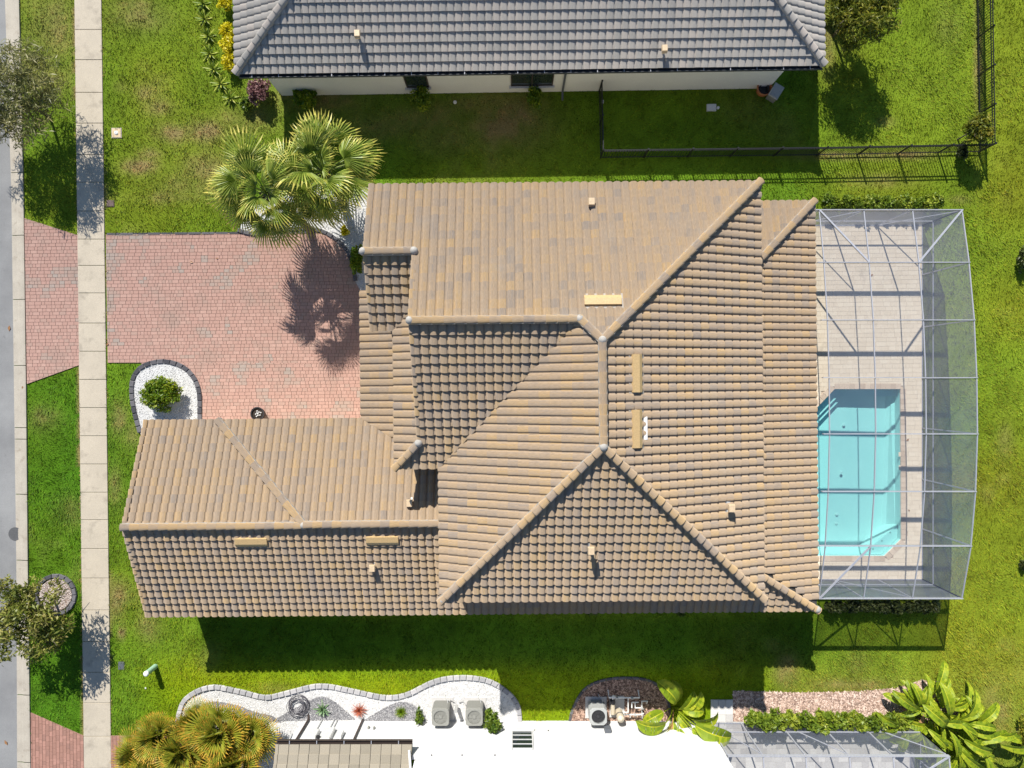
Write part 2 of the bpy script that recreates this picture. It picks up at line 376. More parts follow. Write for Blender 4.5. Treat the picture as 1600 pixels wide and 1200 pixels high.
M['palmo'] = leafset('orange_tipped_palm_leaves', (0.08, 0.13, 0.01), (0.30, 0.33, 0.03), (0.70, 0.38, 0.05), spec=0.4)
M['agave'] = leafset('agave_leaves', (0.06, 0.13, 0.06), (0.17, 0.28, 0.14), (0.35, 0.45, 0.22), trans=0.1)
M['agavey'] = leafset('variegated_agave_leaves', (0.04, 0.10, 0.012), (0.20, 0.28, 0.03), (0.60, 0.58, 0.10), trans=0.1)
M['brom'] = leafset('red_bromeliad_leaves', (0.20, 0.06, 0.03), (0.50, 0.14, 0.08), (0.68, 0.36, 0.22), trans=0.15)
M['bop'] = leafset('paddle_leaves', (0.06, 0.13, 0.008), (0.25, 0.34, 0.015), (0.66, 0.62, 0.04), trans=0.3, rough=0.5, spec=0.3)
M['bopd'] = leafset('dry_leaf', (0.18, 0.09, 0.04), (0.42, 0.22, 0.10), (0.6, 0.4, 0.2), trans=0.1)

# ---------------------------------------------------------------- lawn colour (the plants' own colour, plus house shade painted into one strip)
DRY = [(215, 28, 38, 20, .8), (205, 8, 40, 10, .5), (80, 40, 45, 55, .55), (70, 110, 45, 45, .45), (190, 135, 10, 8, .6), (222, 140, 16, 14, .5), (250, 170, 24, 12, .5), (268, 208, 28, 14, .7), (322, 205, 36, 18, .7),
       (218, 262, 24, 13, .8), (325, 265, 40, 22, .75), (300, 290, 60, 20, .4), (235, 240, 18, 9, .6), (385, 185, 40, 20, .5), (270, 308, 50, 9, .4), (185, 655, 12, 24, .7), (205, 680, 12, 20, .5),
       (180, 760, 10, 30, .5), (68, 655, 22, 18, .5), (110, 800, 20, 20, .4), (235, 980, 16, 18, .55), (185, 940, 12, 26, .55), (190, 990, 5, 9, .9), (505, 150, 90, 30, .6), (640, 195, 130, 30, .5), (790, 190, 60, 40, .8), (690, 220, 50, 20, .6), (720, 170, 60, 20, .5),
       (835, 170, 40, 30, .35), (1290, 10, 40, 60, .6), (1292, 70, 12, 40, .8), (1330, 243, 80, 6, .8), (1420, 242, 40, 6, .8), (1528, 80, 5, 120, .8), (1385, 190, 14, 8, .4), (1500, 312, 14, 6, .8), (1570, 690, 12, 25, .4), (1555, 1120, 22, 50, .55),
       (1228, 1050, 16, 28, .7), (1340, 1035, 14, 18, .5), (1170, 172, 40, 30, .25), (430, 1075, 30, 8, .45), (1375, 283, 50, 10, .4), (1480, 40, 22, 34, .3), (1340, 1070, 60, 9, .6)]
def lawn_colour(x, y):
    px = x * S + 800; py = 600 - y * S
    n1 = vnoise(x, y, 2.6, 1); n2 = vnoise(x, y, 0.75, 2); n3 = vnoise(x, y, 0.24, 3); n4 = vnoise(x + 3, y, 6.0, 4); n5 = vnoise(x, y * .35, 0.13, 6)
    base = np.stack([0.125 + 0 * x, 0.215 + 0 * x, 0.012 + 0 * x], -1)
    def zone(wt, c):
        nonlocal base
        base = base * (1 - wt[..., None]) + np.array(c) * wt[..., None]
    sm = lambda v, a, b: np.clip((v - a) / (b - a), 0, 1)
    zone(sm(px, 1240, 1330), (0.170, 0.225, 0.014))
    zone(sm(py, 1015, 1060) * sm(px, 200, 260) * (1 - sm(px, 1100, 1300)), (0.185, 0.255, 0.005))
    zone(sm(py, 1010, 1060) * sm(px, 1200, 1260) * 0.7, (0.195, 0.23, 0.022))
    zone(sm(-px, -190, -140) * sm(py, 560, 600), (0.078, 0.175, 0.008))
    zone(sm(-px, -430, -350) * sm(-py, -400, -330), (0.14, 0.21, 0.013))
    zone(sm(py, 960, 975) * (1 - sm(py, 1015, 1050)) * sm(px, 300, 330) * (1 - sm(px, 1260, 1290)), (0.075, 0.155, 0.008))  # darker green strip: the house's cast shadow painted into the lawn colour
    dry = np.zeros_like(x)
    for a, b, rx, ry, k in DRY:
        d = ((px - a) / rx) ** 2 + ((py - b) / ry) ** 2
        dry = np.maximum(dry, k * np.exp(-d * 0.9) * (0.35 + 1.1 * n2) * (0.6 + 0.8 * n3))
    dry = np.clip(dry + np.clip((n1 * 0.6 + n2 * 0.4) - 0.70, 0, 1) * 1.2, 0, 0.95)
    dry = np.maximum(dry, .9 * (np.abs(px - (116.3 + 15 * py / 1200)) < 1.6) * (n3 > .25) + .6 * (np.abs(px - (160 + 15.5 * py / 1200)) < 1.8) * (n2 > .5))
    straw = np.stack([0.245 + 0.05 * n3, 0.195 + 0.03 * n3, 0.085 + 0 * x], -1)
    base = base * (0.74 + 0.30 * n2 + 0.26 * n3 + 0.22 * n4 + .14 * n5 - 0.13)[..., None]
    base[..., 0] *= 0.86 + 0.30 * n1
    col = base * (1 - dry[..., None]) + straw * dry[..., None]
    return np.clip(col, 0.004, 0.9)
def set_col(me, colv, domain='POINT'):
    a = me.attributes.new('hue', 'FLOAT_COLOR', domain)
    c = np.ones((len(colv), 4), 'f'); c[:, :3] = colv; a.data.foreach_set('color', c.ravel())

m, nt, b = nodes('lawn_turf'); a = attr(nt, 'hue')
n = noise(nt, 16, 6, rough=0.75); r = ramp(nt, [(0.3, (0.62,) * 3), (0.72, (1.3,) * 3)]); nt.links.new(n.outputs['Fac'], r.inputs[0])
nt.links.new(mixc(nt, 1.0, a.outputs['Color'], r.outputs[0], 'MULTIPLY'), b.inputs['Base Color']); b.inputs['Roughness'].default_value = 0.9; b.inputs['Specular IOR Level'].default_value = 0.1
bump(nt, b, n.outputs['Fac'], 0.9, 0.05); M['lawn'] = m
m, nt, b = nodes('grass_blade'); a = attr(nt, 'hue'); nt.links.new(a.outputs['Color'], b.inputs['Base Color']); b.inputs['Roughness'].default_value = 0.6; b.inputs['Specular IOR Level'].default_value = 0.15
t = nt.nodes.new('ShaderNodeBsdfTranslucent'); nt.links.new(a.outputs['Color'], t.inputs['Color']); mx = nt.nodes.new('ShaderNodeMixShader'); mx.inputs[0].default_value = 0.3
nt.links.new(b.outputs[0], mx.inputs[1]); nt.links.new(t.outputs[0], mx.inputs[2]); nt.links.new(mx.outputs[0], nt.nodes['Material Output'].inputs['Surface']); M['blade'] = m
M['far'] = surf('distant_lawn', (0.13, 0.18, 0.02), (0.10, 0.15, 0.015), 0.2, 3)

# ---------------------------------------------------------------- outlines on the ground (photo pixels)
POOL = [(1262, 650), (1303, 607), (1407, 607), (1408, 843), (1382, 869), (1262, 869)]
POOLW = [P(*p)[:2] for p in POOL]
DECK = [(1240, 352), (1440, 352), (1441, 906), (1240, 906)]
SWALK = lambda y: (117 + 15 * y / 1200, 159 + 15.5 * y / 1200)
KERB = lambda y: (13 + 19 * max(0, y) / 1200 if y < 300 else 17.5 + 9 * (y - 300) / 900, 31 + 17.5 * y / 1200 if y < 300 else 37 + 10.5 * (y - 300) / 900)
def kerbx(y):
    ys = [-200, 0, 300, 600, 900, 1200, 1400]
    return float(np.interp(y, ys, [2, 8, 18, 22, 26, 27, 30])), float(np.interp(y, ys, [27, 31, 38, 42, 45, 49, 52]))
DRIVE = [[(166, 367), (612, 362), (612, 567), (169, 567)], [(222, 567), (612, 567), (612, 690), (222, 690)]]
APRON = [[(39, 341), (123, 368), (126, 570), (43, 600)]]
APRON_S = [[(49, 1113), (131, 1149), (133, 1300), (50, 1300)], [(174, 1149), (300, 1149), (300, 1300), (176, 1300)]]
island = smooth_curve([(228, 700), (216, 662), (208, 625), (208, 596), (218, 577), (238, 567), (262, 565), (286, 573), (303, 589), (312, 612), (313, 650), (313, 700)], 6)
bedN = smooth_curve([(372, 360), (400, 366), (440, 360), (478, 358), (505, 362), (530, 378), (548, 402), (556, 440), (575, 470)], 6) + [(640, 470), (640, 296), (560, 292), (500, 285), (440, 292), (400, 318)]
bedS_top = smooth_curve([(278, 1150), (280, 1118), (292, 1090), (330, 1073), (375, 1080), (415, 1089), (450, 1082), (500, 1071), (550, 1079), (600, 1089), (635, 1085), (680, 1064), (722, 1058), (765, 1064), (797, 1085), (810, 1105), (812, 1127)], 6)
bedS = bedS_top + [(812, 1128), (500, 1128), (500, 1200), (278, 1200)]
bedM = smooth_curve([(890, 1127), (896, 1105), (915, 1075), (950, 1061), (1000, 1060), (1030, 1072), (1045, 1100), (1048, 1127)], 6)
bedR = [(1145, 1079), (1240, 1082), (1340, 1080), (1400, 1075), (1440, 1062), (1480, 1068), (1500, 1120), (1470, 1132), (1145, 1128)]
ring = [(88 + 30 * math.cos(t), 929 + 30 * math.sin(t)) for t in np.linspace(0, 2 * math.pi, 40)[:-1]]
EXCL = [[(a, b) for a, b in q] for q in DRIVE + APRON + APRON_S] + [island, bedN, bedS, bedM, bedR, ring, DECK,
        [(SWALK(-200)[0], -200), (SWALK(-200)[1], -200), (SWALK(1400)[1], 1400), (SWALK(1400)[0], 1400)],
        [(-900, -200), (kerbx(-200)[1], -200), (kerbx(300)[1], 300), (kerbx(600)[1], 600), (kerbx(1200)[1], 1200), (kerbx(1400)[1], 1400), (-900, 1400)],
        [(430, 1126), (1500, 1130), (1500, 1400), (430, 1400)], [(405, 141), (1235, 128), (1235, -200), (405, -200)],
        [(1110, 1093), (1145, 1093), (1145, 1128), (1110, 1128)],
        [(285, 657), (620, 657), (620, 350), (1105, 345), (1110, 352), (1240, 352), (1240, 905), (285, 905)]]

# ---------------------------------------------------------------- ground
px0, px1 = min(p[0] for p in POOLW), max(p[0] for p in POOLW); py0, py1 = min(p[1] for p in POOLW), max(p[1] for p in POOLW)
gx = np.unique(np.round(np.concatenate([np.arange(-30, 30.01, 0.2), [px0, px1]]), 4)); gy = np.unique(np.round(np.concatenate([np.arange(-24, 24.01, 0.2), [py0, py1]]), 4))
X, Y = np.meshgrid(gx, gy)
Z = np.zeros_like(X)
V = np.stack([X, Y, Z], -1).reshape(-1, 3); nx, ny = len(gx), len(gy)
fs = []
for j in range(ny - 1):
    yc = (gy[j] + gy[j + 1]) / 2
    for i in range(nx - 1):
        xc = (gx[i] + gx[i + 1]) / 2
        if px0 < xc < px1 and py0 < yc < py1: continue
        a = j * nx + i; fs.append((a, a + 1, a + nx + 1, a + nx))
me = bpy.data.meshes.new('lawn'); me.from_pydata(V.tolist(), [], fs); me.materials.append(M['lawn'])
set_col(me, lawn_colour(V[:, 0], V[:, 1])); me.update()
tag(link('lawn', me), kind='structure')
b_ = MB(); B = 900
for (x0, x1, y0, y1) in ((-B, -30, -B, B), (30, B, -B, B), (-30, 30, -B, -24), (-30, 30, 24, B)):
    b_.add([(x0, y0, 0), (x1, y0, 0), (x1, y1, 0), (x0, y1, 0)], [(0, 1, 2, 3)])
tag(b_.build('ground', M['far']), kind='structure')

def grass(n):
    x = rng.uniform(-23.6, 23.6, n); y = rng.uniform(-17.8, 17.8, n)
    px = x * S + 800; py = 600 - y * S
    bad = np.zeros(n, bool)
    for q in EXCL: bad |= inpoly(px, py, q)
    x, y = x[~bad], y[~bad]; n = len(x)
    L = rng.uniform(0.05, 0.115, n) * (0.55 + 0.9 * vnoise(x, y, 0.35, 9)); a = rng.uniform(0, 2 * math.pi, n) * 0.45 + vnoise(x, y, 1.2, 12) * 6
    wd = rng.uniform(0.010, 0.022, n); ln = rng.uniform(0.4, 1.15, n)
    dx, dy = np.cos(a), np.sin(a)
    p0 = np.stack([x - dy * wd, y + dx * wd, np.full(n, 0.0)], -1); p1 = np.stack([x + dy * wd, y - dx * wd, np.full(n, 0.0)], -1)
    p2 = np.stack([x + dx * L * ln, y + dy * L * ln, L * np.sqrt(np.clip(1.4 - ln ** 2, 0.08, 1))], -1)
    V = np.stack([p0, p1, p2], 1).reshape(-1, 3)
    me = fastmesh('grass', V, 3, np.zeros(n), M['blade'])
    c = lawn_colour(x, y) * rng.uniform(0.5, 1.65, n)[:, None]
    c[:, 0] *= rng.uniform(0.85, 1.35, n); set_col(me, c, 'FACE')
    return tag(link('grass', me), 'short green turf grass covering the yards and verge', 'grass', kind='stuff')
grass(420000)

# road, kerb, pavement
b_ = MB(); ys = list(range(-200, 1401, 100))
L_ = [P(kerbx(y)[0] + 1, y) for y in ys]; v = [(p[0], p[1], 0.006) for p in L_] + [(-40, p[1], 0.006) for p in L_]
n = len(L_); b_.add(v, [(i, n + i, n + i + 1, i + 1) for i in range(n - 1)])
road = tag(b_.build('road', M['asph']), kind='structure')
cover = MB(); cover.lathe([(0.26, 0), (0.30, 0.0), (0.30, 0.014), (0.26, 0.014), (0.25, 0.012)], (*P(24, 834)[:2], 0.008), 24)
for i in range(-2, 3): cover.box((P(24, 834)[0], P(24, 834)[1] + i * 0.08, 0.022), (0.3, 0.02, 0.006))
tag(cover.build('manhole_cover', M['iron']), 'round dark iron cover at the road edge beside the kerb', 'manhole cover')
kerb = tag(empty('kerb', (*P(30, 600)[:2], 0)), kind='structure')
kl = Vector(kerb.location)
joints = [-120, -20, 80, 175, 270, 368, 468, 571, 668, 686, 772, 875, 980, 1085, 1190, 1300]
for a, b2 in zip(joints[:-1], joints[1:]):
    b_ = MB(); segs = 3
    for k in range(segs):
        y0 = a + 0.5 + (b2 - a - 1) * k / segs; y1 = a + 0.5 + (b2 - a - 1) * (k + 1) / segs
        prof = [(0.0, 0.012), (0.42, 0.03), (0.50, 0.05), (0.86, 0.075), (1.0, 0.07)]
        v = []
        for yy in (y0, y1):
            l, r = kerbx(yy)
            for t, z in prof:
                q = P(l + (r - l) * t, yy); v.append((q[0] - kl.x, q[1] - kl.y, z))
            q = P(r, yy); v.append((q[0] - kl.x, q[1] - kl.y, -0.05)); 
        m_ = len(prof) + 1
        b_.add(v, [(i, i + m_, i + m_ + 1, i + 1) for i in range(m_ - 1)])
    b_.build('kerb_stone', M['kerb'], kerb)
sw = tag(empty('pavement', (*P(145, 600)[:2], 0)), kind='structure'); sl_ = Vector(sw.location)
js = [-150, -40, 47, 94, 145, 193, 242, 285, 330, 374, 415, 458, 505, 549, 593, 637, 681, 725, 769, 812, 857, 903, 953, 1002, 1050, 1098, 1150, 1200, 1250, 1320]
for a, b2 in zip(js[:-1], js[1:]):
    b_ = MB(); q = [P(SWALK(a)[0], a + .35), P(SWALK(a)[1], a + .35), P(SWALK(b2)[1], b2 - .35), P(SWALK(b2)[0], b2 - .35)]
    g_ = 0.012
    q = [(p[0] - sl_.x, p[1] - sl_.y) for p in q]
    cx, cy = sum(p[0] for p in q) / 4, sum(p[1] for p in q) / 4
    qi = [(cx + (p[0] - cx) * 0.985, cy + (p[1] - cy) * 0.985) for p in q]
    z = 0.045 + random.uniform(-.003, .003)
    v = [(p[0], p[1], -0.03) for p in q] + [(p[0], p[1], z - 0.010) for p in q] + [(p[0], p[1], z) for p in qi]
    f = [(i, (i + 1) % 4, 4 + (i + 1) % 4, 4 + i) for i in range(4)] + [(4 + i, 4 + (i + 1) % 4, 8 + (i + 1) % 4, 8 + i) for i in range(4)] + [(8, 9, 10, 11)]
    f = [t[::-1] for t in f]
    b_.add(v, f); b_.build('slab', M['conc'], sw)

# pavers -------------------------------------------------
def pavers(polys, mat, name, parent, w_=(0.15, 0.23, 0.30), rh=0.155, ang=0.012, z=0.04, gap=0.0045, vertical=False, holes=(), grey=None, tlo=0.25):
    b_ = MB(); ca, sa = math.cos(ang), math.sin(ang)
    for poly in polys:
        pw_ = ccw([P(*p)[:2] for p in poly]) if abs(poly[0][0]) > 60 or abs(poly[0][1]) > 60 else ccw(poly)
        loc = [(p[0] * ca + p[1] * sa, -p[0] * sa + p[1] * ca) for p in pw_]
        if vertical: loc = [(p[1], -p[0]) for p in loc]
        u0, u1 = min(p[0] for p in loc), max(p[0] for p in loc); v0, v1 = min(p[1] for p in loc), max(p[1] for p in loc)
        yy = v0
        while yy < v1:
            xx = u0 - random.random() * 0.2
            while xx < u1:
                ww = random.choice(w_)
                rect = [(xx + gap, yy + gap), (xx + ww - gap, yy + gap), (xx + ww - gap, yy + rh - gap), (xx + gap, yy + rh - gap)]
                xx += ww
                c = clip2d(rect, loc)
                if len(c) < 3: continue
                if vertical: c = [(-p[1], p[0]) for p in c]
                c = [(p[0] * ca - p[1] * sa, p[0] * sa + p[1] * ca) for p in c]
                cx, cy = sum(p[0] for p in c) / len(c), sum(p[1] for p in c) / len(c)
                if any(inpoly(np.array([cx]), np.array([cy]), h)[0] for h in holes): continue
                zz = z + random.uniform(-0.0015, 0.0015)
                t = random.uniform(tlo, 1.0)
                if grey is not None:
                    g_ = float(vnoise(cx, cy, 0.55, 31)); g2 = float(vnoise(cx, cy, 2.2, 33))
                    if g_ * 0.6 + g2 * 0.5 > grey: t = random.uniform(0, 0.3)
                n = len(c)
                v = [(p[0], p[1], zz - 0.012) for p in c] + [(cx + (p[0] - cx) * .975, cy + (p[1] - cy) * .975, zz) for p in c]
                b_.add(v, [(i, (i + 1) % n, n + (i + 1) % n, n + i) for i in range(n)] + [tuple(range(n, 2 * n))], t)
            yy += rh
    return tag(b_.build(name, mat, parent), kind='stuff')
def sheet(polys, z, mat, name, parent=None):
    b_ = MB()
    for poly in polys:
        q = [P(*p)[:2] for p in poly]
        tri = tessellate_polygon([[Vector((*p, 0)) for p in q]])
        v = [(p[0], p[1], z) for p in q]; f = []
        for t in tri:
            p0, p1, p2 = [Vector(v[i]) for i in t]
            f.append(tuple(t) if (p1 - p0).cross(p2 - p0).z > 0 else (t[0], t[2], t[1]))
        b_.add(v, f)
    return b_.build(name, mat, parent)
dr = tag(sheet(DRIVE + APRON, 0.012, M['sand'], 'driveway'), kind='structure'); pavers(DRIVE + APRON, M['paver'], 'driveway_paver', dr, grey=0.80)
dr2 = tag(sheet(APRON_S, 0.012, M['sand'], 'neighbour_driveway'), kind='structure'); pavers(APRON_S, M['paver2'], 'driveway_paver', dr2, vertical=True)

# pool deck ----------------------------------------------
deck_out = [P(*p)[:2] for p in DECK]
b_ = MB(); ring_ = [Vector((*p, 0)) for p in deck_out]; hole_ = [Vector((*p, 0)) for p in POOLW]
tri = tessellate_polygon([ring_, hole_]); allp = ring_ + hole_
f = []
for t in tri:
    p0, p1, p2 = [allp[i] for i in t]; f.append(tuple(t) if (p1 - p0).cross(p2 - p0).z > 0 else (t[0], t[2], t[1]))
b_.add([(p.x, p.y, 0.02) for p in allp], f)
deck = tag(b_.build('pool_deck', M['sand']), kind='structure')
deck.data.materials[0] = M['cope']
holec = [(p[0] + (0.18 if p[0] > 15 else -0.18), p[1]) for p in POOLW]
pc = np.mean(POOLW, axis=0); holeb = [tuple(pc + (np.array(p) - pc) * (1 + 0.17 / np.linalg.norm(np.array(p) - pc) * 1.0)) for p in POOLW]
pavers([DECK], M['trav'], 'deck_paver', deck, w_=(0.15, 0.30, 0.45), rh=0.20, z=0.045, gap=0.002, holes=[holeb], tlo=0.0)

# pool: shell with floor, steps and bench, water
pool = tag(empty('swimming_pool', (*pc, 0)), 'turquoise swimming pool with corner steps under the screen cage', 'swimming pool')
def loc_(pts): return [(p[0] - pc[0], p[1] - pc[1]) for p in pts]
pl = loc_(ccw(POOLW)); n = len(pl)
b_ = MB()
depth = lambda p: -0.70 - 0.45 * max(0, min(1, (0.5 - p[1]) / 3.5))
inner = [(p[0] * 0.93, p[1] * 0.955) for p in pl]
inner2 = [(p[0] * 0.86, p[1] * 0.92) for p in pl]
v = [(p[0], p[1], 0.02) for p in pl] + [(p[0], p[1], -0.48) for p in pl] + [(p[0], p[1], depth(p) + 0.12) for p in inner] + [(p[0], p[1], depth(p)) for p in inner2]
f = []
for r_ in range(3):
    f += [(r_ * n + i, (r_ + 1) * n + i, (r_ + 1) * n + (i + 1) % n, r_ * n + (i + 1) % n) for i in range(n)]
f.append(tuple(3 * n + i for i in range(n)))
b_.add(v, f); b_.build('shell', M['plaster'], pool)
pw2 = lambda a, b3: (P(a, b3)[0] - pc[0], P(a, b3)[1] - pc[1])
for k, (o_, z) in enumerate(((13, -0.16), (26, -0.32), (39, -0.48))):
    b_ = MB(); b_.prism([pw2(1262.4, 649), pw2(1302.6, 608), pw2(1303 + o_ * 0.9, 607.6), pw2(1262.4, 650 + o_ * 0.9)], -1.5, z); b_.build('step', M['plaster'], pool)
b_ = MB(); b_.prism([pw2(1303, 607.5), pw2(1407.5, 607.5), pw2(1407.5, 619), pw2(1303, 619)], -1.5, -.30); b_.build('ledge', M['plaster'], pool)
b_ = MB(); b_.prism([pw2(1407.5, 822), pw2(1407.5, 842.6), pw2(1381.8, 868.5), pw2(1352, 868.5)], -1.6, -0.27); b_.build('bench', M['plaster'], pool)
for a, b3 in ((1396, 834), (1383, 847), (1369, 860)):
    q = pw2(a, b3); b_ = MB(); b_.lathe([(0.035, 0), (0.035, 0.012), (0.01, 0.016)], (*q, -0.27), 12); b_.build('jet', M['dish'], pool)
for a, b3 in ((1330, 665), (1327, 741), (1324, 810), (1324, 825)):
    q = pw2(a, b3); b_ = MB(); b_.lathe([(0.07, 0), (0.07, 0.012), (0.02, 0.02)], (*q, depth(q) + 0.02), 14); b_.build('drain', M['pvc'], pool)
b_ = MB(); wl = [(p[0] * 0.9985, p[1] * 0.999) for p in pl]
b_.add([(p[0], p[1], -0.07) for p in wl], [tuple(range(n))]); b_.build('water', M['water'], pool)
# coping stones round the rim
for i in range(n):
    a = Vector((*pl[i], 0)); b3 = Vector((*pl[(i + 1) % n], 0)); L = (b3 - a).length; k = max(1, round(L / 0.24)); d = (b3 - a) / L; nr = Vector((d.y, -d.x, 0))
    for j in range(k):
        c = a + d * (L * (j + 0.5) / k) + nr * 0.10
        if c.x + pc[0] < P(1272, 0)[0]: continue
        b_ = MB(); b_.box((0, 0, 0), (L / k - 0.01, 0.25, 0.05), t=random.random()); b_.build('coping_stone', M['cope'], pool, loc=(c.x, c.y, 0.032), rot=(0, 0, math.atan2(d.y, d.x)))

# gravel, mulch and edging --------------------------------
def scatter(poly, n, size, mat, name, label, cat, z=0.012, base=None, flat=0.6, ex=(), kind='stuff', elong=1.0, height=None):
    q = [P(*p)[:2] for p in poly]; xs = [p[0] for p in q]; ys = [p[1] for p in q]
    x = rng.uniform(min(xs), max(xs), n * 3); y = rng.uniform(min(ys), max(ys), n * 3); k = inpoly(x, y, q)
    for e in ex: k &= ~inpoly(x, y, [P(*p)[:2] for p in e])
    x, y = x[k][:n], y[k][:n]; n = len(x)
    zz = np.full(n, z) if height is None else z + height(x, y)
    s = rng.uniform(0.5, 1.2, n) * size; a = rng.uniform(0, 2 * math.pi, n)
    tv = np.array([[1, 0, 0.1], [-0.5, 0.8, 0], [-0.6, -0.8, 0.05], [0.05, 0.05, 1.0]]); tv[:, 0] *= elong
    tilt = rng.uniform(-.5, .5, (n, 2))
    pts = []
    for q_ in tv:
        X_ = q_[0] * s; Y_ = q_[1] * s + tilt[:, 0] * s * .3; Z_ = q_[2] * s * flat + tilt[:, 1] * s * .2
        pts.append(np.stack([x + X_ * np.cos(a) - Y_ * np.sin(a), y + X_ * np.sin(a) + Y_ * np.cos(a), zz + Z_], -1))
    V = np.concatenate([np.stack([pts[i] for i in f], 1).reshape(-1, 3) for f in ((0, 1, 3), (1, 2, 3), (2, 0, 3))])
    tt = rng.random(n); o = link(name, fastmesh(name, V, 3, np.concatenate([tt, tt, tt]), mat))
    tag(o, label, cat, kind='stuff')
    return o
def bed(poly, z, mat, name='planting_bed'): return tag(sheet([poly], z, mat, name), kind='structure')
M['gwb'] = surf('white_gravel_base', (0.66, 0.66, 0.65), (0.48, 0.47, 0.46), 8, 40)
M['ggb'] = surf('grey_gravel_base', (0.24, 0.24, 0.25), (0.16, 0.16, 0.17), 8, 40)
M['mb'] = surf('mulch_base', (0.13, 0.085, 0.065), (0.07, 0.045, 0.035), 8, 40)
M['mbp'] = surf('faded_mulch_base', (0.33, 0.24, 0.19), (0.22, 0.15, 0.12), 8, 40)
bed(island, 0.056, M['gwb'], 'gravel_bed'); scatter(island, 2600, 0.035, M['gravelw'], 'gravel', 'white gravel filling the rounded bed between driveway and verge lawn', 'gravel', z=0.06)
bed(bedN, 0.052, M['gwb'], 'gravel_bed'); scatter(bedN, 5000, 0.035, M['gravelw'], 'gravel', 'white gravel under the twin fan palms', 'gravel', z=0.056)
bed(bedS, 0.02, M['gwb'], 'gravel_bed'); scatter(bedS, 7500, 0.035, M['gravelw'], 'gravel', 'white gravel in the wavy bed along the white wall', 'gravel', z=0.024)
patches = [smooth_curve([(300, 1128), (308, 1108), (330, 1096), (365, 1100), (400, 1112), (425, 1118), (440, 1128)], 5),
           smooth_curve([(425, 1126), (450, 1112), (480, 1096), (502, 1088), (520, 1094), (540, 1110), (556, 1124)], 5),
           smooth_curve([(566, 1126), (590, 1112), (612, 1100), (630, 1096), (648, 1102), (660, 1118), (666, 1126)], 5)]
for p, lb in zip(patches, ('beside the orange palms', 'around the blue green agave', 'around the green spiky tuft')):
    bed(p, 0.034, M['ggb'], 'gravel_bed'); scatter(p, 1500, 0.034, M['gravelg'], 'gravel', 'dark grey gravel mound ' + lb, 'gravel', z=0.04)
bed(bedM, 0.02, M['mb'], 'mulch_bed'); scatter(bedM, 5200, 0.05, M['mulch'], 'bark_mulch', 'dark bark mulch around the pool pump', 'mulch', z=0.024, elong=1.8, flat=0.4)
bed(bedR, 0.02, M['mbp'], 'mulch_bed'); scatter(bedR, 7500, 0.05, M['mulchp'], 'bark_mulch', 'faded pink bark mulch strip in front of the clipped hedge', 'mulch', z=0.024, elong=1.8, flat=0.4)
ring_m = [(88 + 25 * math.cos(t), 929 + 25 * math.sin(t)) for t in np.linspace(0, 2 * math.pi, 40)[:-1]]
bed(ring_m, 0.05, M['mbp'], 'gravel_bed'); scatter(ring_m, 1600, 0.035, M['gravelp'], 'gravel', 'pale pebbles filling the round tree ring on the verge', 'gravel', z=0.056)

def edging(curve, wpx, mat, label, name='garden_edging', step=0.29, h=0.11, closed=False):
    pts = [Vector((*P(*p)[:2], 0)) for p in curve]
    if closed: pts.append(pts[0])
    c0 = sum(pts, Vector()) / len(pts); root = tag(empty(name, c0), label, 'edging')
    d = [0]
    for a, b4 in zip(pts[:-1], pts[1:]): d.append(d[-1] + (b4 - a).length)
    n = max(3, int(d[-1] / step))
    at = lambda s: Vector((np.interp(s, d, [p.x for p in pts]), np.interp(s, d, [p.y for p in pts]), 0))
    wd = wpx / S
    for i in range(n):
        s0, s1 = d[-1] * i / n, d[-1] * (i + 1) / n; a, b4 = at(s0), at(s1); t0 = (at(s0 + .02) - at(s0 - .02)); t1 = (at(s1 + .02) - at(s1 - .02))
        if t0.length < 1e-6: t0 = b4 - a
        if t1.length < 1e-6: t1 = b4 - a
        n0 = Vector((-t0.y, t0.x, 0)).normalized() * wd / 2; n1 = Vector((-t1.y, t1.x, 0)).normalized() * wd / 2; g = (b4 - a).normalized() * 0.012
        q = [a - n0 + g - c0, b4 - n1 - g - c0, b4 + n1 - g - c0, a + n0 + g - c0]; cx = sum(q, Vector()) / 4; hh = h + random.uniform(-.012, .012)
        v = [(p.x, p.y, -0.02) for p in q] + [(p.x, p.y, hh - 0.025) for p in q] + [((cx + (p - cx) * 0.82).x, (cx + (p - cx) * 0.82).y, hh) for p in q]
        f = [(k, (k + 1) % 4, 4 + (k + 1) % 4, 4 + k) for k in range(4)] + [(4 + k, 4 + (k + 1) % 4, 8 + (k + 1) % 4, 8 + k) for k in range(4)] + [(8, 9, 10, 11)]
        m_ = MB(); m_.add(v, f, random.random()); m_.build('edging_stone', mat, root)
edging(island[4:-4], 7, M['edge'], 'charcoal edging stones curving round the white gravel bed by the driveway')
edging(smooth_curve([(372, 360), (400, 366), (440, 360), (478, 358), (505, 362), (530, 378), (548, 402), (556, 440)], 6), 6, M['edge'], 'dark edging stones between brick driveway and palm bed')
edging(bedS_top, 7, M['edgeg'], 'grey edging stones waving along the bed in front of the white wall')
edging(bedM, 4, M['edge'], 'low dark edging round the mulch bed with the pool pump', h=0.06)
edging(ring, 6, M['edge'], 'ring of charcoal edging stones round the verge tree', closed=True)
edging([(612, 361.5), (400, 364), (167, 366)], 3.5, M['edge'], 'thin dark border along the upper edge of the driveway', step=0.6, h=0.05)
b_ = MB(); c = P(1127.5, 1110); root = tag(empty('stepping_pad', (c[0], c[1], 0)), 'pale square paver pad at the corner of the white wall', 'paving')
for i in range(3):
    for j in range(3):
        m_ = MB(); m_.box(((i - 1) * 0.335, (j - 1) * 0.335, 0.03), (0.32, 0.32, 0.06), t=random.random()); m_.build('paver', M['gtrav'], root)
